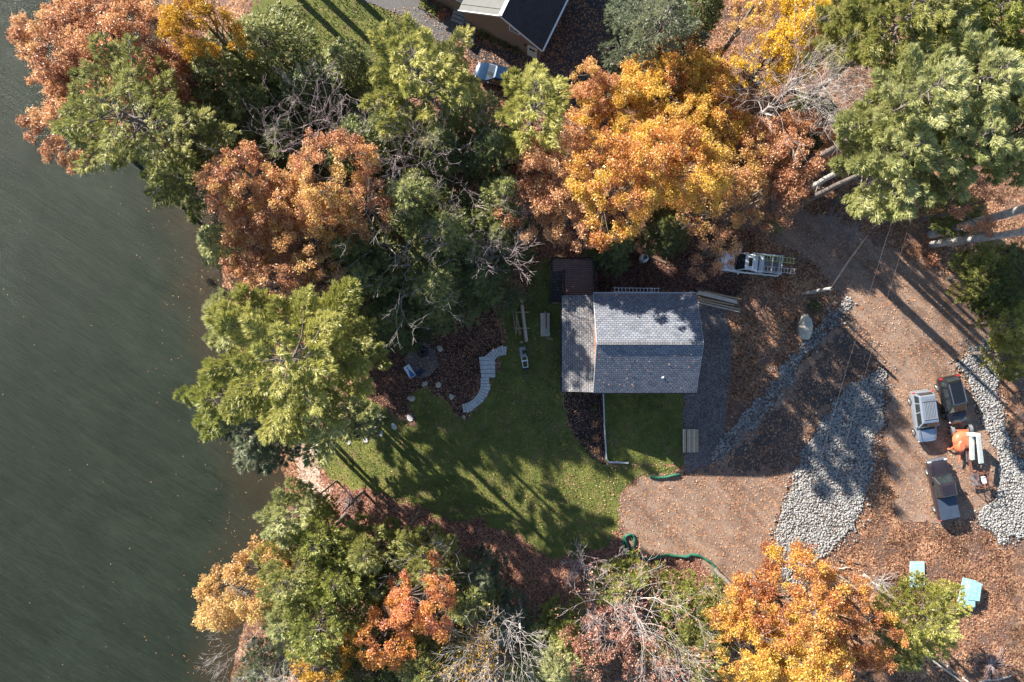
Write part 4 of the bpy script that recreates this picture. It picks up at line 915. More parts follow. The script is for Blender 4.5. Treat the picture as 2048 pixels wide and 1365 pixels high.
mb = MB(); mb.bar((lx0-.06,ly0,lz0-.02), (lx0-.06,ly1,lz0-.02), .12, .12); mb.build('gutter', M['blackmetal'], house)
def window(parent, c, w, h, ax, frame='whitetrim'):
    """ax: 'y-','y+','x+','x-' wall facing; c on the wall plane"""
    u = Vector((1, 0, 0)) if ax[0] == 'y' else Vector((0, 1, 0)); n = {'y-': (0,-1,0), 'y+': (0,1,0), 'x+': (1,0,0), 'x-': (-1,0,0)}[ax]; n = Vector(n); c = Vector(c); k = Vector((0, 0, 1)); f = MB()
    for s in (-1, 1):
        f.bar(c+u*s*w/2-k*h/2+n*.03, c+u*s*w/2+k*h/2+n*.03, .09, .08); f.bar(c-u*(w/2+.04)+k*s*(h/2+.04)+n*.032, c+u*(w/2+.04)+k*s*(h/2+.04)+n*.032, .085, .085)
    f.bar(c-u*w/2+n*.025, c+u*w/2+n*.025, .05, .05)
    fo = f.build('window', M[frame], parent); g = MB(); g.panel([c-u*w/2-k*h/2+n*.012, c+u*w/2-k*h/2+n*.012, c+u*w/2+k*h/2+n*.012, c-u*w/2+k*h/2+n*.012], .008); g.build('pane', M['glass'], fo)
for x in (-2.6, -.4, 2.2): window(house, (x,-wy,4.0), 1.0, 1.3, 'y-')
for x in (-2.4, .2, 2.6): window(house, (x,-wy,1.6), 1.1, 1.3, 'y-')
for x in (-1.5, 2.0): window(house, (x,wy,3.9), 1.0, 1.2, 'y+')
for y in (-1.8, 1.6): window(house, (wx,y,3.9), 1.0, 1.3, 'x+'); window(house, (lx0+.35,y,1.7), 1.2, 1.2, 'x-')
mb = MB(); mb.box((wx+.03,.2,1.05), (.05,1.0,2.1)); d = mb.build('door', M['whitetrim'], house); mb = MB(); mb.tube((wx+.05,.6,1.0), (wx+.12,.6,1.0), .04); mb.build('handle', M['chrome'], d)
house.location = (ox, oy, 0)
# deck with stair
DZ = 2.3; sd_ = (CAMH-DZ)/FPX
dx0, dxs, dx1 = (1102-CX)*sd_, (1126-CX)*sd_, (1188-CX)*sd_; dy1, dy0 = (CY-518)*sd_, 4.02; dyt = (CY-542)*sd_
deck = empty('deck', (dx0, dy0, 0), 0, 'brown board deck with black rails and a stair behind the house', 'deck')
def lc(x, y, z): return (x-dx0, y-dy0, z)
mb = MB(); mb.prism([lc(x,y,0)[:2] for x, y in ((dxs,dy0),(dx1,dy0),(dx1,dy1),(dx0,dy1),(dx0,dyt),(dxs,dyt))], DZ-.2, DZ); mb.build('floor', M['deck'], deck)
ns = 12
mb = MB(); yb = (CY-606)*(CAMH-.2)/FPX
for i in range(ns):
    y = dyt-(i+.5)*(dyt-yb)/ns; z = DZ-(i+1)*DZ/(ns+1); mb.box(lc((dx0+dxs)/2, y, z), (dxs-dx0-.1, (dyt-yb)/ns-.035, .05))
mb.build('stair_tread', M['stair'], deck)
for x in (dx0+.03, dxs-.03):
    mb = MB(); mb.bar(lc(x,dyt,DZ-.15), lc(x,yb,.1), .05, .28); mb.build('stringer', M['stair'], deck)
def rail(pts, parent, off, h=1.0, post=1.3):
    mb = MB()
    for a, b in zip(pts[:-1], pts[1:]):
        a = Vector(a); b = Vector(b); L = (b-a).length; n = max(1, int(L/post))
        mb.bar(a+Vector((0,0,h)), b+Vector((0,0,h)), .09, .05); mb.bar(a+Vector((0,0,.12)), b+Vector((0,0,.12)), .04, .04)
        for i in range(n+1): p = a+(b-a)*i/n; mb.bar(p, p+Vector((0,0,h-.026)), .08)
        m = max(2, int(L/.14))
        for i in range(m): p = a+(b-a)*(i+.5)/m; mb.bar(p+Vector((0,0,.12)), p+Vector((0,0,h-.03)), .018)
    return mb.build('railing', M['blackmetal'], parent)
rail([lc(dx0+.04,dyt,DZ), lc(dx0+.04,dy1-.04,DZ), lc(dx1-.04,dy1-.04,DZ), lc(dx1-.04,dy0+.1,DZ)], deck, 0)
rail([lc(dxs+.05,dy0+.1,DZ), lc(dxs+.05,dyt-.0,DZ)], deck, 0)
rail([lc(dx0+.02,dyt,DZ), lc(dx0+.02,yb,.2)], deck, 0, .9)
for x, y in ((dx0+.1,dy1-.1),(dx1-.1,dy1-.1),((dx0+dx1)/2,dy1-.1),(dx0+.1,dyt+.1)):
    mb = MB(); mb.bar(lc(x,y,-.1), lc(x,y,DZ-.2), .14); mb.build('post', M['oldwood'], deck)
x, y, z = G(1111,606); mb = MB(); mb.box((0,0,.06), (.6,.14,.1)); o = mb.build('wood_step', M['lumber']); o.location = (x, y, z+.03); tag(o, 'short pale board lying at the foot of the deck stair', 'board')
# retaining wall
mb = MB(); pw = [G(1206,786), G(1208,850), G(1212,918), G(1218,924), G(1256,925)]
for a, b in zip(pw[:-1], pw[1:]):
    mb.bar((a[0],a[1],.12), (b[0],b[1],.12), .10, .5)
mb.build('x', M['wallcap']).name = 'garden_wall'; o = bpy.data.objects['garden_wall']; tag(o, 'thin pale L shaped garden wall around the small square lawn', 'wall')
# ladder behind house
def ladder_mb(L, w, rung=.3, t=.06):
    a, b = MB(), MB()
    for s in (-1, 1): a.box((L/2, s*w/2, 0), (L, .035, t))
    n = int(L/rung)
    for i in range(n): b.box(((i+.5)*L/n, 0, 0), (.04, w-.035, .03))
    return a, b
def ladder(loc, rz, L, w, label, mat='alu', pitch=0.0, roll=0):
    r = empty('ladder', loc, rz, label, 'ladder'); r.rotation_euler = (roll, -pitch, rz); a, b = ladder_mb(L, w)
    a.build('rail', M[mat], r); b.build('rung', M[mat], r); return r
x, y, _ = P(1226,580,4.9); ladder((x, y, 4.9), -.01, 4.05, .33, 'aluminium ladder resting along the back eave of the house')
mb = MB()
for xx in (x+.5, x+3.4): mb.bar((xx, y-.35, 4.82), (xx, y+.15, 4.82), .05, .04)
o = mb.build('ladder_bracket', M['greytrim']); o.parent = house; o.location = (-ox, -oy, 0)

# ------------------------------------------------------------------ timber, tools, yard things
def boardpile(name, px, py, rz, rows, mat, label, cat='lumber', z0=.1):
    x, y, z = G(px, py); r = empty(name, (x, y, z), rz, label, cat)
    for i, (cx, cy, cz, L, w, t, a, m) in enumerate(rows):
        mb = MB(); mb.box((cx, cy, cz+z0), (L, w, t), rz=a); mb.build('board', M[m], r, bevel=.005)
    return r
boardpile('lumber_pile', 1434, 600, R(-13), [(0,.55,0,4.4,.18,.12,.0,'oldwood'),(.1,.34,.0,4.2,.18,.14,.01,'oldwood'),(-.1,.12,.03,4.1,.2,.18,-.01,'lumber'),(.2,-.12,.0,4.0,.2,.12,.0,'oldwood'),
  (.0,-.42,.02,4.5,.16,.16,.005,'lumber'),(.1,-.64,.0,4.4,.12,.14,.0,'palewood'),(-.1,.2,.2,3.7,.34,.05,-.02,'palewood'),(.3,.48,.13,3.4,.14,.05,.02,'lumber'),(.0,-.2,.14,3.2,.12,.05,.03,'lumber')], 'x', 'long pile of dark and pale boards at the corner of the house')
r = boardpile('lumber_stack', 1047, 640, R(-83), [(0,.10,.30,4.1,.14,.05,0,'palewood'),(0,-.06,.30,4.2,.14,.05,0,'lumber'),(-.1,.02,.36,3.9,.10,.05,.01,'palewood')], 'x', 'long pale beams on cross timbers, right of the thin stakes')
boardpile('stake_bundle', 1034, 643, R(-80), [(-.1,-.05,.30,2.4,.05,.05,-.13,'lumber'),(.1,-.16,.30,2.3,.05,.05,-.10,'oldwood'),(0,-.26,.31,2.5,.05,.05,-.04,'lumber'),(.05,.02,.35,2.6,.05,.05,-.02,'lumber'),(-.15,-.32,.30,2.1,.05,.05,-.18,'oldwood'),(.2,.1,.31,2.2,.05,.05,.04,'lumber')], 'x', 'bundle of thin wooden stakes left of the long beams', 'stakes')
boardpile('cross_timber', 1041, 625, R(0), [(0,0,.12,1.6,.12,.14,0,'lumber')], 'x', 'upper cross timber carrying stakes and beams', 'timber', 0)
boardpile('cross_timber', 1044, 657, R(0), [(0,0,.12,1.4,.12,.14,0,'lumber')], 'x', 'lower cross timber carrying stakes and beams', 'timber', 0)
boardpile('plank_stack', 1090, 650, R(-89), [(0,y_,.28,2.15,.13,.12,0,'palewood') for y_ in (-.36,-.22,-.08,.06,.20,.34)]+[(-.25,.0,.37,2.0,.10,.06,0,'lumber'),(-.2,.12,.37,1.9,.07,.06,0,'oldwood'),(-1.0,0,.1,.14,.95,.14,0,'lumber'),(.8,0,.1,.14,.95,.14,0,'lumber')], 'x', 'stack of pale planks on skids beside the house')
boardpile('loose_board', 1098, 678, R(-22), [(0,0,.02,.75,.09,.04,0,'lumber'),(.1,.12,.02,.5,.06,.04,.05,'lumber')], 'x', 'short loose offcuts just below the plank stack', 'offcuts')
boardpile('loose_board', 1044, 684, R(-35), [(0,0,.02,.3,.06,.04,0,'palewood'),(-.05,-.13,.02,.28,.05,.04,.1,'palewood')], 'x', 'two tiny offcuts between the beams and the saw cart', 'offcuts')
mb = MB(); mb.box((0,0,0), (.13,.32,.22)); mb.tube((0,0,.11), (0,0,.2), .02); x, y, z = G(1092,662); o = mb.build('tool_box', M['aquaglass'], bevel=.02); o.location = (x, y, .62); tag(o, 'small pale tool case lying on the plank stack', 'tool case')
# picnic-like pallet platform
x, y, z = G(1380,881); r = empty('wooden_platform', (x, y, z), R(0), 'wooden slatted platform on the gravel by the small square lawn', 'platform')
for i in range(9):
    xx = -.62+i*.155+(0 if i > 1 else -.06); mb = MB(); mb.box((xx,0,.32), (.135,2.15,.04)); mb.build('slat', M['lumber' if i % 3 else 'palewood'], r)
for yy in (-.85, 0, .85): mb = MB(); mb.box((-.02,yy,.24), (1.4,.09,.12)); mb.build('joist', M['oldwood'], r)
for sx in (-.6, .58):
    for sy in (-.85, .85): mb = MB(); mb.box((sx,sy,.09), (.09,.09,.18)); mb.build('leg', M['oldwood'], r)
# curved stone stair
SG = empty('stone_steps', (*G(972,750)[:2], 0), 0, 'curved flight of pale stone steps with a landing beside the lawn', 'stone steps')
sx0, sy0 = G(972,750)[:2]
def wedge(pin, pout, pin2, pout2, z, th=.16):
    q = [G(*p) for p in (pin, pout, pout2, pin2)]; mb = MB(); mb.prism([(a[0]-sx0, a[1]-sy0) for a in q], z-th, z); return mb
def arc(c, r0, r1, a0, a1, n, z0, z1):
    for i in range(n):
        t0 = a0+(a1-a0)*(i+.06)/n; t1 = a0+(a1-a0)*(i+.94)/n; jr = random.uniform(-2, 2); f = lambda r, t: (c[0]+r*cos(R(t)), c[1]-r*sin(R(t)))
        wedge(f(r0, t0), f(r1+jr, t0), f(r0, t1), f(r1+jr, t1), z0+(z1-z0)*i/max(1, n-1)+random.uniform(-.02, .02)).build('step', M['stone'], SG, bevel=.015)
arc((918,765), 44, 62, -82, 11, 14, .16, .42)
arc((1012,742), 32, 50, 88, 148, 8, .55, .50)
for i in range(5):
    y0 = 714+i*8.4; mb = wedge((958+i*1.1,y0), (990,y0-1), (959+i*1.1,y0+7.6), (991,y0+6.8), .48+random.uniform(-.01, .01)); mb.build('landing_slab', M['stone'], SG, bevel=.015)
# dark patio with fire pit
x, y, z = G(845,722); mb = MB(); pts = [(1.55*cos(t)*random.uniform(.9, 1.05), 1.7*sin(t)*random.uniform(.9, 1.05)) for t in [k*pi/9 for k in range(18)]]
mb.prism(pts, -.05, .03); mb.build('patio', M['gravel']).location = (x, y, z+.06); tag(bpy.data.objects['patio'], kind='structure')
x, y, z = G(846,704); fp = empty('fire_pit', (x, y, z), 0, 'charred round fire pit on the dark patio', 'fire pit')
mb = MB(); n = 20
mb.rings([[(r_*cos(2*pi*i/n), r_*sin(2*pi*i/n), z_) for i in range(n)] for r_, z_ in ((.42,0),(.5,.3),(.44,.3),(.36,.05))], caps=False); mb.build('rim', M['ember'], fp, smooth=True)
mb = MB(); mb.tube((0,0,.02), (0,0,.07), .38, n=16)
for i in range(4): mb.tube((-.25*cos(i),-.25*sin(i),.1), (.25*cos(i+.4),.25*sin(i+.4),.14), .05)
mb.build('ashes', M['ember'], fp)
# cornhole board
x, y, z = G(820,743); cb = empty('game_board', (x, y, z+.08), R(-58), 'white slanted bean bag board with a blue triangle', 'game board')
mb = MB(); mb.box((0,0,.16), (1.2,.62,.04), tilt=-.12); mb.build('top', M['board_white'], cb)
for s in (-1, 1): mb = MB(); mb.box((0,s*.28,.1), (1.18,.03,.08), tilt=-.12); mb.build('side', M['board_white'], cb)
mb = MB(); zt = lambda xx: .184-.12*xx
mb.add([(.56,-.27,zt(.56)),(.56,.27,zt(.56)),(-.30,0,zt(-.30)),(.56,-.27,zt(.56)+.006),(.56,.27,zt(.56)+.006),(-.30,0,zt(-.30)+.006)], [(0,2,1),(3,4,5),(0,1,4,3),(1,2,5,4),(2,0,3,5)]); mb.build('triangle', M['board_blue'], cb)
mb = MB(); n = 14; mb.prism([(-.36+.07*cos(2*pi*i/n), .07*sin(2*pi*i/n)) for i in range(n)], zt(-.36)-.01, zt(-.36)+.008); mb.build('hole', M['ember'], cb)
x, y, z = G(843,743); fc = empty('folding_chair', (x, y, z+.05), R(40), 'collapsed navy folding chair beside the bean bag board', 'chair')
mb = MB(); mb.box((0,0,.32), (.5,.48,.03)); mb.build('seat', M['navy'], fc); mb = MB(); mb.panel([(-.28,-.24,.34),(-.28,.24,.34),(-.4,.24,.8),(-.4,-.24,.8)]); mb.build('backrest', M['navy'], fc)
for sx in (-.22, .22):
    for sy in (-.22, .22): mb = MB(); mb.tube((sx,sy,0), (-sx,sy,.4), .015, n=6); mb.build('leg', M['blackmetal'], fc)
# saw cart
x, y, z = G(1048,714); sc_ = empty('saw_cart', (x, y, z), R(-82), 'folding saw stand with grey table on the grass left of the house', 'saw stand')
mb = MB(); mb.box((-.45,-.05,.8), (.95,.55,.05)); mb.build('table', M['greygreen'], sc_, bevel=.01)
mb = MB(); mb.box((-.45,.05,.9), (.35,.3,.15)); mb.tube((-.45,.05,.9), (-.45,.3,1.0), .09); mb.build('saw', M['plastic'], sc_, bevel=.02)
for s in (-1, 1): mb = MB(); mb.bar((0,s*.26,.8), (1.0,s*.22,.78), .06); mb.build('arm', M['whitetrim'], sc_)
mb = MB(); mb.bar((.35,-.3,.83), (.35,.3,.83), .12, .05); mb.bar((.95,-.24,.8), (.95,.24,.8), .06, .05); mb.build('crossbar', M['whitetrim'], sc_)
for sx in (-.85, .9):
    for s in (-1, 1): mb = MB(); mb.bar((sx,s*.28,0), (sx*.75,s*.2,.78), .04); mb.build('leg', M['greygreen'], sc_)
for s in (-1, 1): mb = MB(); mb.tube((1.08,s*.22,.12), (1.08,s*.3,.12), .13, n=16); mb.build('wheel', M['tyre'], sc_)
mb = MB(); mb.box((1.1,0,.35), (.32,.42,.4)); mb.build('motor_box', M['plastic'], sc_, bevel=.03)
# tank behind house, plank, bottle-like caps
x, y, _ = P(1290,516,1.2); t = empty('gas_tank', (x, y, 0), 0, 'white upright gas cylinder with dark collar behind the house', 'gas tank')
mb = MB(); n = 24; mb.rings([[(r_*cos(2*pi*i/n), r_*sin(2*pi*i/n), z_) for i in range(n)] for r_, z_ in ((.3,0),(.36,.1),(.38,.3),(.38,.95),(.34,1.08),(.2,1.2),(.05,1.24))]); mb.build('body', M['whitepaint'], t, smooth=True)
mb = MB(); mb.rings([[(r_*cos(2*pi*i/n), r_*sin(2*pi*i/n), z_) for i in range(n)] for r_, z_ in ((.18,1.16),(.2,1.4),(.16,1.4),(.14,1.2))], caps=False); mb.tube((0,0,1.2), (0,0,1.36), .06); mb.build('collar', M['plastic'], t, smooth=True)
boardpile('plank', 1316, 519, R(-24), [(0,0,0,1.6,.22,.06,0,'oldwood')], 'x', 'reddish brown plank lying right of the gas cylinder', 'plank')
def hosecoil(px, py, r_, label):
    x, y, z = G(px, py); mb = MB(); pts = []
    for i in range(40): a = i*.55; rr = r_*(1+.12*sin(i*1.7)); pts.append((x+rr*cos(a), y+rr*sin(a), z+.06+i*.003))
    pipe(mb, pts, .018, 6, 2); tag(mb.build('garden_hose', M['hose'], smooth=True), label, 'hose', 'hoses left of the house')
hosecoil(1116,731,.24,'yellow coiled hose on the grass at the house wall'); hosecoil(1110,712,.30,'darker loose hose loops above the yellow coil')
# green socks
def sock(pts, label):
    mb = MB(); q = []
    for i, (a, b) in enumerate(pts): g = G(a, b); q.append((g[0], g[1], g[2]+.17+(.10 if i % 5 == 3 else 0)))
    pipe(mb, q, .12, 12, 6, rf=lambda t: 1+.16*sin(t*61)+.09*sin(t*23+1)); return tag(mb.build('erosion_sock', M['green'], smooth=True), label, 'erosion sock', 'green netting socks')
sock([(1299,952),(1312,955),(1330,954),(1345,950),(1358,948)], 'short green netting sock at the top edge of the lower drive')
sock([(1250,1108),(1246,1088),(1250,1074),(1258,1068),(1267,1072),(1268,1090),(1264,1108),(1262,1117)], 'green netting sock bent into a loop beside the lawn')
sock([(1247,1072),(1254,1092),(1260,1112),(1270,1110),(1290,1115),(1318,1113),(1330,1109),(1350,1111),(1372,1112),(1382,1109),(1398,1111),(1412,1119),(1424,1128),(1430,1145),(1433,1165),(1439,1180)], 'long green netting sock curving down along the lower drive')
# bag, sheets
rock('plastic_bag', 1621, 1118, (.8,.8,.6), 'white plastic bag at the lower rubble edge', mat='whiteplastic', seed=21, cat='bag')
def sheetstack(name, px, py, rz, items, mat, label, cat, base=.12):
    x, y, z = G(px, py); r = empty(name, (x, y, z+base), rz, label, cat)
    for i, (cx, cy, w, l, a) in enumerate(items):
        mb = MB(); mb.box((cx, cy, .03+i*.055), (w, l, .05), rz=a); mb.build('sheet', M[mat], r, bevel=.008)
    return r
sheetstack('foam_sheets', 1930, 1184, R(-14), [(0,0,1.35,2.6,0),(.15,-.2,1.4,2.3,.12),(-.1,.1,1.3,2.4,.05),(.2,.1,1.3,2.0,-.06),(.05,-.15,1.3,2.3,.2),(.28,.35,1.25,1.7,.08),(.3,.45,1.2,1.6,-.1),(.0,-.7,1.3,.9,.25),(.35,.3,1.1,1.5,.12)], 'foam', 'fanned pile of pale aqua foam sheets in the lower right corner', 'sheet pile', .25)
sheetstack('aqua_sheet', 1832, 1147, R(-1), [(0,0,1.35,2.3,0),(.03,-.1,1.3,2.2,.03)], 'aquaglass', 'pale aqua sheet partly under the yellow green cedar', 'sheet')
# utility poles and wires
x0, y0, z0 = G(1607,587); up = empty('utility_pole', (x0, y0, z0), 0, 'short pale utility pole above the cream boulder', 'utility pole')
mb = MB(); mb.tube((0,0,-.3), (.1,.05,5.2), .17, .14, n=14); mb.build('pole', M['palebark'], up, smooth=True); mb = MB(); mb.tube((.1,.05,5.1), (.1,.05,5.35), .06); mb.build('insulator', M['plastic'], up)
xa, ya, _ = P(1832,372,9.5); up2 = empty('utility_pole', (xa, ya, float(hgt(xa, ya))), 0, 'tall utility pole with grey transformer half hidden in the pines', 'utility pole')
mb = MB(); mb.tube((0,0,-.3), (0,0,9.6), .17, .12, n=14); mb.build('pole', M['palebark'], up2, smooth=True); mb = MB(); mb.tube((.3,0,8.0), (.3,0,8.9), .25, n=16); mb.build('transformer', M['greygreen'], up2, smooth=True, bevel=.03)
mb = MB(); mb.bar((-1.0,.4,9.2), (1.0,-.4,9.2), .1); mb.build('crossarm', M['oldwood'], up2)
def wire(a, b, sag, label, r=.007):
    a = Vector(a); b = Vector(b); mb = MB(); pts = [a+(b-a)*t+Vector((0,0,-sag*4*t*(1-t))) for t in [i/10 for i in range(11)]]
    pipe(mb, pts, r, 5, 3); tag(mb.build('power_line', M['wire']), label, 'power line', 'overhead wires')
pa = Vector((xa-.8, ya+.3, 9.3)); pb = Vector((xa+.5, ya-.2, 9.3)); tp_ = (x0+.1, y0+.05, 5.3)
b1 = Vector(P(1590,1160,9.0)); b2 = Vector(P(1640,1010,8.2))
wire(pa, P(1500,1460,9.5), .9, 'left of the two long wires crossing the drive from the tall pole'); wire(pb, P(1545,1470,9.5), .9, 'right of the two long wires crossing the drive from the tall pole')
wire((xa,ya,7.8), tp_, .5, 'upper short wire from the tall pole to the short pole'); wire((xa+.2,ya,7.3), (tp_[0],tp_[1],5.1), .6, 'lower short wire from the tall pole to the short pole')
wire(tp_, (*P(1545,1075,.3)[:2], .3), .3, 'thin wire from the short pole down over the shaded drive')
# garden shrubs
def shrub(px, py, r_, h, pal, label, seed, group='shrubs in the beds', fine=False):
    x, y, z = G(px, py); root = empty('shrub', (x, y, z), 0, label, 'shrub', group); rg = np.random.default_rng(seed); segs = []; n = int(500*r_*r_)+60
    for i in range(9): a = rg.uniform(0, 6.28); segs.append([0, 0, 0, cos(a)*r_*.6, sin(a)*r_*.6, h*.8, .015, .008])
    v, idx = segs_np(segs, 4); np_mesh('stem', v, 4, M['twig'], root, idx=idx)
    d = unit(rg.normal(size=(n, 3))); d[:, 2] = np.abs(d[:, 2]); p = d*(rg.random((n, 1))**.4)*np.array([r_, r_, h])*(1+.25*np.sin(5*np.arctan2(d[:, 1:2], d[:, :1])+seed))
    np_mesh('foliage', quads(p, rg.uniform(.05, .11, n), rg, .5), 4, FOL[pal], root, tint=np.repeat(np.clip(rg.normal(.5, .22, n), 0, 1), 4))
for i, (px, py, r_, h, pal, lb) in enumerate([(1187,848,.38,.6,'peach','upper rusty shrub in the black bed by the garden wall'),(1192,877,.40,.6,'rust','middle rusty shrub in the black bed by the garden wall'),(1195,900,.36,.5,'peach','lower rusty shrub in the black bed by the garden wall'),(1187,818,.3,.5,'dark','small green shrub in the black bed by the garden wall'),
  (970,68,.75,1.0,'dark','rounded green shrub at the brown gable wall'),(992,78,.6,.7,'olive','olive shrub at the middle of the brown gable wall'),(1012,88,.6,.7,'dark','dark shrub under the gable window end'),(1032,97,.55,.8,'dark','dark shrub beside the small white door'),(868,24,.6,.6,'olive','olive shrub left of the grey porch steps'),(885,33,.6,.6,'rust','rusty shrub left of the grey porch steps'),(850,12,.6,.6,'olive','olive shrub at the top edge beside the walkway'),
  (1630,612,.7,.5,'dark','low dark green shrub right of the short utility pole'),(1880,425,.9,1.2,'rust','rusty shrub at the foot of the pale leaning trunks'),(1860,520,.8,1.0,'rust','rusty shrub below the foot of the pale leaning trunks'),(1545,455,.9,1.8,'mid','thin green sapling shrub above the pickup ladders'),(905,100,.5,.8,'dark','dark shrub at the end of the walkway'),
  (1560,575,.8,.5,'rust','low rusty brush in the pickup shadow'),(700,925,.3,.3,'olive','small tuft on the sunny lower lawn')]): shrub(px, py, r_, h, pal, lb, i+50)
def brush(px, py, r_, h, label, seed, mat='twig'):
    x, y, z = G(px, py); rg = np.random.default_rng(seed); segs = []
    for i in range(60):
        a = rg.uniform(0, 6.28); b = a+rg.normal(0, .5); m = np.array([cos(a), sin(a), 0])*r_*.5*rg.random()+np.array([x, y, z+h*.5]); e = m+np.array([cos(b), sin(b), rg.uniform(-.2, .8)])*r_*.6
        segs += [[x+rg.normal(0, .2), y+rg.normal(0, .2), z]+list(m)+[.018, .013], list(m)+list(e)+[.013, .008]]
    v, idx = segs_np(segs, 4); tag(np_mesh('brush', v, 4, M[mat], idx=idx), label, 'brush', 'bare brush tangles')
brush(1655,440,1.6,1.0,'bare brush tangle at the top edge of the drive near the pines',1); brush(1700,470,1.3,.8,'bare brush tangle on the leafy bank above the drive',2); brush(1975,580,1.0,.9,'bare brush at the right bank of the drive',3)
brush(1760,1160,1.6,.6,'dry brush around the thicker pale log',4,'whitetwig'); brush(700,1000,1.4,.8,'dry brush at the lower lawn corner by the dead poles',5); brush(1980,1330,2.0,.6,'dry brush in the bottom right corner',6); brush(1660,1150,1.1,.5,'dry grass tangle between the two pale logs',7,'whitetwig')

# ------------------------------------------------------------------ neighbour house
A = Vector((-4.4,29.5)); Bp = Vector((2.62,26.1)); nb = empty('neighbour_house', (*((A+Bp)/2), 0), atan2(Bp.y-A.y, Bp.x-A.x), 'brown sided house with dark gable roof cut by the top edge', 'house')
w = (Bp-A).length/2; ez, rz_ = 3.1, 5.7; Ln = 15.0; k = 1-1  # local: x along gable wall, y away from camera
mb = MB(); mb.prism([(-w+.15,0),(w-.15,0),(w-.15,Ln),(-w+.15,Ln)], -.3, ez)
for yy in (0, Ln-.15): mb.add([(-w+.15,yy,ez),(w-.15,yy,ez),(0,yy,rz_-.15),(-w+.15,yy+.15,ez),(w-.15,yy+.15,ez),(0,yy+.15,rz_-.15)], [(0,1,2),(3,5,4),(0,2,5,3),(1,4,5,2),(0,3,4,1)])
mb.build('wall', M['tansiding'], nb)
L3 = sqrt(w*w+(rz_-ez)**2)+.25; a3 = atan2(rz_-ez, w)
for sgn, m in ((1, 'darkroof'), (-1, 'metalroof')):
    mb = MB(); mb.box((sgn*L3/2, Ln/2-.15, 0), (L3, Ln+.3, .12))
    if sgn < 0:
        for i in range(8): mb.box((-(i+.5)*L3/8, Ln/2-.15, .09), (.05, Ln+.28, .06)) if False else mb.box((-L3/2, .3+i*.99, .085), (L3-.02, .07, .06))
    o = mb.build('roof' if sgn > 0 else 'metal_roof', M[m], nb); o.rotation_euler = (0, sgn*a3, 0); o.location = (0, 0, rz_)
for sgn in (-1, 1): mb = MB(); mb.bar((0,-.34,rz_+.0), (sgn*(w+.22),-.34,ez-.17), .05, .2); mb.build('verge_board', M['whitetrim'], nb)
mb = MB(); mb.bar((0,-.3,rz_+.1), (0,Ln,rz_+.1), .3, .05); mb.build('ridge_cap', M['whitetrim'], nb)
mb = MB(); mb.bar((w+.28,-.3,ez-.12), (w+.28,Ln,ez-.12), .14, .12); mb.build('gutter', M['whitetrim'], nb)
window(nb, (1.25,-.001,3.75), .95, .75, 'y-'); 
mb = MB(); mb.box((3.05,-.03,1.05), (.95,.06,2.1)); d = mb.build('door', M['whitetrim'], nb); mb = MB(); mb.box((3.05,-.068,1.55), (.6,.012,.35)); mb.build('pane', M['glass'], d)
mb = MB(); mb.box((2.35,-.08,1.9), (.14,.14,.25)); mb.build('wall_lamp', M['plastic'], nb)
# wing to the left
mb = MB(); mb.prism([(-w-6.5,.7),(-w+.14,.7),(-w+.14,6.6),(-w-6.5,6.6)], -.3, 2.6); mb.build('wing_wall', M['tansiding'], nb)
mb = MB(); mb.hexa([(-w-6.8,.45,2.6),(-w-.0,.45,2.6),(-w-.0,7,2.6+1.5),(-w-6.8,7,2.6+1.5)], [(-w-6.8,.45,2.75),(-w-.0,.45,2.75),(-w-.0,7,2.75+1.5),(-w-6.8,7,2.75+1.5)]); mb.build('wing_roof', M['darkroof'], nb)
st = empty('porch_steps', (*G(914,46)[:2], 0), atan2(Bp.y-A.y, Bp.x-A.x)+.05, 'grey wooden porch steps at the end of the walkway', 'steps')
for i in range(4): mb = MB(); mb.box((0,.1+i*.3,.12+i*.16), (1.15,.28,.06)); mb.build('tread', M['greywood'], st)
mb = MB(); mb.box((0,1.7,.70), (1.3,1.2,.1)); mb.build('landing', M['greywood'], st)
for s in (-1, 1): mb = MB(); mb.bar((s*.6,0,.0), (s*.6,1.2,.64), .05, .2); mb.build('stringer', M['greywood'], st)
x, y, z = G(939,51); t = empty('round_planter', (x, y, z), 0, 'round grey lidded barrel right of the porch steps', 'barrel')
mb = MB(); n = 22; mb.rings([[(r_*cos(2*pi*i/n), r_*sin(2*pi*i/n), z_) for i in range(n)] for r_, z_ in ((.34,0),(.40,.45),(.40,.8))]); mb.build('body', M['greygreen'], t, smooth=True)
mb = MB(); mb.rings([[(r_*cos(2*pi*i/n), r_*sin(2*pi*i/n), z_) for i in range(n)] for r_, z_ in ((.42,.8),(.42,.86),(.2,.93),(.12,.96))]); mb.build('lid', M['concrete'], t, smooth=True)
x, y, z = G(944,84); mb = MB(); mb.box((0,0,.2), (.32,1.35,.3)); mb.box((0,0,.37), (.38,1.4,.05)); o = mb.build('bench_block', M['concrete'], bevel=.02); o.location = (x, y, z+.03); o.rotation_euler = (0,0,R(-18)); tag(o, 'narrow pale concrete bench block between walkway and blue car', 'bench')

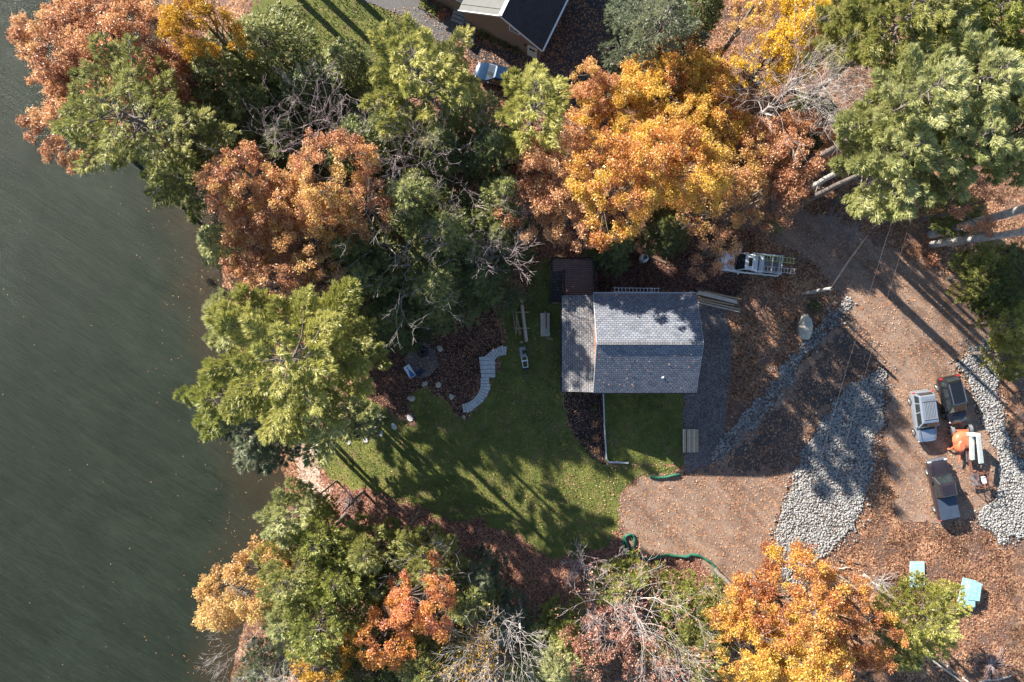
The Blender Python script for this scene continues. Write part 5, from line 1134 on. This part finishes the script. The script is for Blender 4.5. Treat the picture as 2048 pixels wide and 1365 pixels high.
# ------------------------------------------------------------------ vehicles
def wheels(root, xs, hw, r=.36, wd=.24):
    for x in xs:
        for s in (-1, 1):
            w0 = MB(); w0.tube((x,s*(hw-wd),r), (x,s*hw,r), r, n=24); o = w0.build('wheel', M['tyre'], root, smooth=True, bevel=.03)
            w1 = MB(); w1.tube((x,s*(hw-.02),r), (x,s*(hw+.012),r), r*.62, n=18)
            for i in range(5): w1.bar((x,s*(hw+.01),r), (x+cos(i*1.2566)*r*.6,s*(hw+.01),r+sin(i*1.2566)*r*.6), .05, .03)
            w1.build('rim', M['rim'], o)
def hull(secs, z0=.28):
    rs = []
    for x, w, zt, *e in secs:
        zb = e[0] if e else z0; sh = zt-.13
        rs.append([(x,-w*.9,zb),(x,-w*.985,zb+.14),(x,-w,(zb+sh)/2+.05),(x,-w*.985,sh),(x,-w*.9,zt-.03),(x,-w*.62,zt),(x,0,zt+.025),(x,w*.62,zt),(x,w*.9,zt-.03),(x,w*.985,sh),(x,w,(zb+sh)/2+.05),(x,w*.985,zb+.14),(x,w*.9,zb)])
    return MB().rings(rs)
def lerp(a, b, t): return Vector(a)+(Vector(b)-Vector(a))*t
def cabin(root, xb0, xb1, xt0, xt1, wb, wt, zb, zt, mat, pillars=(.5,), roofmat=None, roof_rise=.05):
    """xb0 rear bottom, xb1 front bottom, xt0 rear top, xt1 front top"""
    b = [(xb0,-wb,zb),(xb1,-wb,zb),(xb1,wb,zb),(xb0,wb,zb)]; t = [(xt0,-wt,zt),(xt1,-wt,zt),(xt1,wt,zt),(xt0,wt,zt)]
    mb = MB(); mid = [tuple(lerp(b[i], t[i], .93)) for i in range(4)]; ins = [(xt0+.1,-wt+.1,zt+roof_rise),(xt1-.12,-wt+.1,zt+roof_rise),(xt1-.12,wt-.1,zt+roof_rise),(xt0+.1,wt-.1,zt+roof_rise)]
    mb.rings([b, mid, t, ins]); mb.build('cabin', M[mat], root, smooth=False, bevel=.035)
    def pane(nm, q, u0, u1, v0, v1):
        f = lambda u, v: lerp(lerp(q[0], q[1], u), lerp(q[3], q[2], u), v); p = [f(u0,v0), f(u1,v0), f(u1,v1), f(u0,v1)]
        n = (p[1]-p[0]).cross(p[2]-p[0]).normalized(); c = sum(p, Vector())/4; n = n if n.dot(c-Vector(((xb0+xb1)/2,0,zb))) > 0 else -n
        m2 = MB(); m2.panel([a+n*.012 for a in p], .012); m2.build(nm, M['carglass'], root)
    pane('windshield', [b[1],b[2],t[2],t[1]], .05, .95, .04, .93); pane('rear_window', [b[0],b[3],t[3],t[0]], .09, .91, .2, .88)
    ps = [0.03]+list(pillars)+[.97]
    for i in range(len(ps)-1):
        for q in ([b[0],b[1],t[1],t[0]], [b[3],b[2],t[2],t[3]]): pane('side_window', q, ps[i]+.022, ps[i+1]-.022, .12, .84)
def lamps(root, xf, xr, wf, wr, zf, zr, s=(.12,.3,.16), rs=(.1,.14,.4)):
    for sg in (-1, 1):
        mb = MB(); mb.box((xf,sg*wf,zf), s); mb.build('headlight', M['clearlamp'], root, bevel=.02); mb = MB(); mb.box((xr,sg*wr,zr), rs); mb.build('tail_light', M['redlamp'], root, bevel=.02)
def mirrors(root, x, w, z, mat):
    for s in (-1, 1): mb = MB(); mb.box((x,s*(w+.1),z), (.14,.2,.15)); mb.build('mirror', M[mat], root, bevel=.03)
def at_px(px, py, z): x, y, _ = P(px, py, z); return (x, y, float(hgt(x, y))+.06)
def detail(v, xh0, xh1, w, zh, mat='plastic'):
    mb = MB(); mb.box((xh0+.02,0,zh+.03), (.14,w*1.5,.03)); mb.build('cowl', M['plastic'], v, bevel=.01)
    mb = MB()
    for s_ in (-1, 1): mb.bar((xh0+.1,s_*w*.78,zh+.012), (xh1,s_*w*.66,zh-.03), .018, .02)
    mb.build('panel_seam', M['plastic'], v)
    mb = MB()
    for s_ in (-.25, .2): mb.bar((xh0+.05,s_,zh+.06), (xh0-.05,s_+.5,zh+.16), .02)
    mb.build('wiper', M['plastic'], v)
# silver suv
v = empty('suv', at_px(1849,833,.9), R(-82.5), 'silver boxy suv with ribbed roof parked left of the black one', 'car')
hull([(-2.32,.80,.95,.45),(-2.26,.88,1.05,.38),(-2.0,.92,1.08),(-.6,.93,1.06),(.75,.93,1.05),(1.1,.92,1.03),(1.9,.89,.97),(2.2,.83,.90,.35),(2.34,.70,.78,.42)]).build('body', M['silver'], v, smooth=True)
cabin(v, -2.24, 1.08, -2.0, .50, .89, .73, 1.03, 1.68, 'silver', (.27,.56))
for i in range(7): mb = MB(); yy = -.42+i*.14; mb.box((-.75,yy,1.765), (1.9,.028,.025)); mb.build('roof_rib', M['greygreen'], v)
for xx in (-1.5, .15): mb = MB(); mb.box((xx,0,1.785), (.05,1.25,.03)); mb.build('roof_bar', M['greygreen'], v)
lamps(v, 2.24, -2.25, .66, .82, .72, .98); mirrors(v, .85, .92, 1.08, 'silver'); detail(v, 1.10, 2.15, .9, 1.05); wheels(v, (-1.42,1.42), .93, .36)
mb = MB(); mb.box((2.31,0,.5), (.14,1.5,.22)); mb.build('bumper', M['greygreen'], v, bevel=.05); mb = MB(); mb.box((-2.33,0,.52), (.14,1.6,.22)); mb.build('bumper', M['greygreen'], v, bevel=.05)
# black suv
v = empty('suv', at_px(1906,800,.9), R(-76.5), 'black suv with pale roof rails parked beside the rubble', 'car')
hull([(-2.2,.74,.92,.45),(-2.12,.86,1.04,.38),(-1.8,.92,1.08),(-.6,.93,1.06),(.75,.93,1.05),(1.1,.91,1.02),(1.7,.86,.95),(2.02,.75,.86,.33),(2.2,.52,.74,.4),(2.25,.3,.68,.45)]).build('body', M['blackpaint'], v, smooth=True)
cabin(v, -2.15, 1.15, -1.75, .35, .86, .66, 1.02, 1.66, 'blackpaint', (.25,.6), roof_rise=.07)
for s in (-1, 1): mb = MB(); mb.bar((-1.6,s*.6,1.78), (.2,s*.6,1.78), .05, .05); mb.bar((-1.6,s*.6,1.68), (-1.6,s*.6,1.79), .05); mb.bar((.2,s*.6,1.68), (.2,s*.6,1.79), .05); mb.build('roof_rail', M['chrome'], v)
lamps(v, 1.98, -2.12, .62, .78, .74, 1.02, s=(.16,.3,.13), rs=(.16,.2,.32)); mirrors(v, .75, .91, 1.08, 'blackpaint'); detail(v, 1.2, 1.95, .85, 1.02); wheels(v, (-1.32,1.35), .93, .37)
mb = MB(); mb.bar((2.2,-.5,.6), (2.2,.5,.6), .05, .08); mb.build('bumper_trim', M['chrome'], v, bevel=.02)
# dark pickup
v = empty('pickup_truck', at_px(1886,979,.85), R(101.5), 'dark pickup with flat blue black bed cover at the drive end', 'pickup truck')
hull([(-2.75,.88,1.02,.45),(-2.7,.93,1.10,.4),(-.68,.94,1.12),(-.63,.94,1.08),(.95,.94,1.06),(1.3,.93,1.06),(2.2,.92,1.02),(2.6,.88,.95,.38),(2.72,.78,.85,.42)]).build('body', M['maroon'], v, smooth=True)
cabin(v, -.62, 1.38, -.48, .72, .87, .70, 1.05, 1.74, 'maroon', (.5,))
mb = MB(); mb.box((-1.70,0,1.145), (1.98,1.74,.06)); mb.build('bed_cover', M['tonneau'], v, bevel=.02)
mb = MB(); mb.box((2.76,0,.56), (.2,1.86,.26)); mb.build('bumper', M['chrome'], v, bevel=.05); mb = MB(); mb.box((-2.82,0,.55), (.16,1.7,.2)); mb.build('bumper', M['chrome'], v, bevel=.04)
mb = MB(); mb.box((2.72,0,.82), (.06,1.1,.26)); mb.build('grille', M['chrome'], v, bevel=.02)
lamps(v, 2.66, -2.72, .74, .86, .84, .9, rs=(.08,.14,.36)); mirrors(v, .95, .95, 1.12, 'maroon'); detail(v, 1.4, 2.55, .9, 1.07); wheels(v, (-1.75,1.75), .94, .39)
# white pickup
v = empty('pickup_truck', at_px(1497,527,.9), R(174), 'white work pickup with ladder rack half under orange leaves', 'pickup truck'); wpk = v
hull([(-.75,.93,1.05),(.95,.94,1.08),(1.3,.93,1.08),(2.25,.91,1.04),(2.6,.86,.96,.38),(2.72,.74,.86,.42)]).build('body', M['whitepaint'], v, smooth=True)
hull([(-2.75,.92,.74,.42),(-.76,.92,.74)]).build('bed_floor', M['greygreen'], v, smooth=True)
for s in (-1, 1): mb = MB(); mb.box((-1.75,s*.9,.95), (2.0,.08,.5)); mb.build('bed_side', M['whitepaint'], v, bevel=.02)
mb = MB(); mb.box((-2.74,0,.95), (.07,1.72,.5)); mb.build('tailgate', M['whitepaint'], v, bevel=.02)
cabin(v, -.75, 1.22, -.55, .55, .86, .70, 1.05, 1.76, 'whitepaint', (.5,))
mb = MB(); mb.box((.12,0,1.822), (.36,.78,.02)); mb.build('sunroof', M['carglass'], v)
mb = MB()
for s in (-1, 1):
    for xx in (-2.6, -.95): mb.bar((xx,s*.88,1.15), (xx,s*.8,2.0), .06)
    mb.bar((-2.7,s*.8,2.0), (.1,s*.8,2.02), .06)
for xx in (-2.6, -1.75, -.95, .0): mb.bar((xx,-.8,2.03), (xx,.8,2.03), .08, .05)
mb.build('rack', M['whitetrim'], v)
mb = MB(); mb.box((-.98,0,1.2), (.4,1.6,.42)); mb.build('tool_chest', M['whitepaint'], v, bevel=.03)
mb = MB()
for i in range(9): mb.box((random.uniform(-2.5,-1.4), random.uniform(-.6,.6), .95+random.random()*.15), (random.uniform(.3,.9), random.uniform(.06,.25), .12), rz=random.uniform(0,3))
mb.build('bed_load', M['oldwood'], v)
lamps(v, 2.66, -2.78, .72, .86, .84, .95, rs=(.06,.12,.34)); mirrors(v, .95, .95, 1.12, 'whitepaint'); detail(v, 1.27, 2.5, .9, 1.08); wheels(v, (-1.75,1.75), .94, .39)
bx, by, bz = v.location; ca, sa = cos(R(174)), sin(R(174))
for (lx, ly, L, w, m, lb) in ((-3.9,.48,3.3,.42,'alu','aluminium ladder on the near side of the pickup rack'),(-3.75,-.45,3.6,.45,'yellowrail','yellow green ladder on the far side of the pickup rack')):
    ladder((bx+lx*ca-ly*sa, by+lx*sa+ly*ca, bz+2.10), R(174), L, w, lb, m)
# blue car
v = empty('sedan', at_px(997,152,.7), R(166), 'deep blue car half hidden under the lime green pines', 'car')
hull([(-2.2,.72,.9,.42),(-2.1,.83,.98,.36),(-1.5,.88,1.0),(-.6,.89,.97),(.75,.89,.95),(1.1,.88,.93),(1.75,.82,.84),(2.05,.7,.74,.33),(2.2,.5,.64,.38)]).build('body', M['bluepaint'], v, smooth=True)
cabin(v, -1.6, 1.05, -.95, .3, .80, .60, .95, 1.42, 'bluepaint', (.5,))
lamps(v, 1.98, -2.1, .6, .68, .68, .82, s=(.16,.26,.12), rs=(.12,.24,.16)); mirrors(v, .7, .86, .98, 'bluepaint'); wheels(v, (-1.35,1.35), .89, .33)
# towable boom lift
bxx, byy, bzz = at_px(1925,880,.8)
v = empty('boom_lift', (bxx, byy, bzz), R(-90), 'orange towable boom lift with white folded boom beside the black suv', 'boom lift')
# local: +x is down the picture, +y to the right of the picture
mb = MB(); mb.box((.2,0,.45), (2.2,.5,.16)); mb.box((-.75,0,.45), (.3,1.6,.2)); mb.bar((1.2,0,.45), (2.2,-.1,.42), .12); mb.build('chassis', M['orange'], v, bevel=.03)
for s, xo in ((-1, -.78), (1, -.95)):
    mb = MB(); mb.tube((xo,s*.82-.12,.33), (xo,s*.82+.12,.33), .33, n=22); o = mb.build('wheel', M['tyre'], v, smooth=True, bevel=.03); mb = MB(); mb.tube((xo,s*.82-.14,.33), (xo,s*.82+.14,.33), .2, n=16); mb.build('rim', M['rim'], o)
    mb = MB(); mb.rings([[(xo+cos(t)*(.42+d), s*.82+yy, .36+sin(t)*(.42+d)) for t in [i*pi/10 for i in range(11)]] for yy, d in ((-.15,0),(.15,0),(.15,.03),(-.15,.03))], closed=False, caps=False); mb.build('fender', M['greygreen'], v)
for sx, sy in ((-.9,-.9),(-.9,1.0),(.95,-.85),(.95,.95)):
    mb = MB(); mb.bar((sx*.5,sy*.4,.5), (sx,sy,.3), .1); mb.tube((sx,sy,.0), (sx,sy,.34), .14, .05, n=12); mb.build('outrigger', M['orange'], v)
mb = MB()
for (px_, py_, r_) in ((0, 0, 1),):
    mb.rings([[(-.02+a*.95*cos(t)**1, -.02+b_*sin(t), z_) for t in [2*pi*i/28 for i in range(28)]] for a, b_, z_ in ((.8,.82,.6),(.86,.9,.7),(.84,.88,1.05),(.70,.74,1.22),(.4,.42,1.3))])
mb.build('turret_cover', M['orange'], v, smooth=True)
mb = MB(); mb.rings([[(.45+a*cos(t), -.38+b_*sin(t), z_) for t in [2*pi*i/24 for i in range(24)]] for a, b_, z_ in ((.62,.36,.55),(.66,.4,.9),(.6,.36,1.2),(.42,.24,1.34))]); mb.build('engine_hood', M['orange'], v, smooth=True)
mb = MB(); mb.bar((-.5,.30,1.55), (1.75,.62,1.15), .30, .3); mb.build('lower_boom', M['cream'], v, bevel=.02)
mb = MB(); mb.hexa([(-.55,.42,1.9),(-.55,.72,1.9),(2.0,1.45,1.45),(2.05,.98,1.45)], [(-.55,.42,2.15),(-.55,.72,2.15),(2.0,1.4,1.6),(2.05,1.02,1.6)]); mb.build('upper_boom', M['cream'], v, bevel=.02)
mb = MB(); mb.box((-.6,.45,1.55), (.3,.75,.9)); mb.build('boom_bracket', M['cream'], v, bevel=.03)
mb = MB(); mb.tube((1.0,.42,1.0), (2.9,.75,.95), .07); mb.bar((1.0,.28,1.0), (2.9,.62,.95), .09); mb.build('jib', M['ruststeel'], v)
mb = MB(); mb.tube((1.0,.12,1.05), (2.0,.25,1.0), .05); mb.build('cylinder', M['chrome'], v)
bk = (3.6,1.62)
def bc(x, y, z, a=R(12)): return (bk[0]+x*cos(a)-y*sin(a), bk[1]+x*sin(a)+y*cos(a), z)
mb = MB(); mb.box(bc(0,-.32,.5), (1.25,.72,.05), rz=R(12)); mb.build('basket_deck', M['greygreen'], v)
mb = MB()
cs = [(-.64,-.7),(.64,-.7),(.64,.55),(-.64,.55)]
for zz in (.45, 1.0, 1.45):
    for i in range(4): mb.bar(bc(*cs[i],zz), bc(*cs[(i+1) % 4],zz), .045)
for c_ in cs+[(0,-.7),(0,.55),(-.64,0),(.64,0)]: mb.bar(bc(*c_,.42), bc(*c_,1.47), .045)
mb.bar(bc(-.62,.08,.47), bc(.62,.08,.47), .06); mb.bar(bc(-.62,.3,.47), bc(.62,.3,.47), .05); mb.build('basket_frame', M['ruststeel'], v)
mb = MB(); mb.bar((2.9,.7,.95), bc(-.6,-.2,.55), .12); mb.build('basket_arm', M['ruststeel'], v)
mb = MB(); mb.box(bc(.05,.12,1.05), (.6,.26,.3), rz=R(10)); mb.build('control_box', M['whiteplastic'], v, bevel=.02)

# leaves lying on the roofs, in the gutter and on the vehicles
rg = np.random.default_rng(77); c = []
for i in range(260):
    yy = rg.uniform(-.97, .97)*D2; xx = rg.uniform(-.97, .97)*W2
    if rg.random() < .35: yy = D2*rg.uniform(.93, 1.0)
    c.append((ox+xx, oy+yy, RZ+.13-(RZ-HZ)*abs(yy)/D2))
for i in range(150):
    t = rg.random()**.6; c.append((ox+lx0+(lx1-lx0)*t, oy+ly0+(ly1-ly0)*rg.random(), lz0+.16+(lz1-lz0)*t))
for i in range(90): c.append((rg.uniform(dx0+.1, dx1-.1), rg.uniform(dy0+.3, dy1-.1), DZ+.03))
c = np.array(c); o = np_mesh('roof_leaves', quads(c, rg.uniform(.03, .06, len(c)), rg, 5), 4, bpy.data.materials['fallen leaf'], tint=np.repeat(rg.random(len(c)), 4))
tag(o, 'brown leaves scattered on the house roof and deck', 'leaves', kind='stuff')
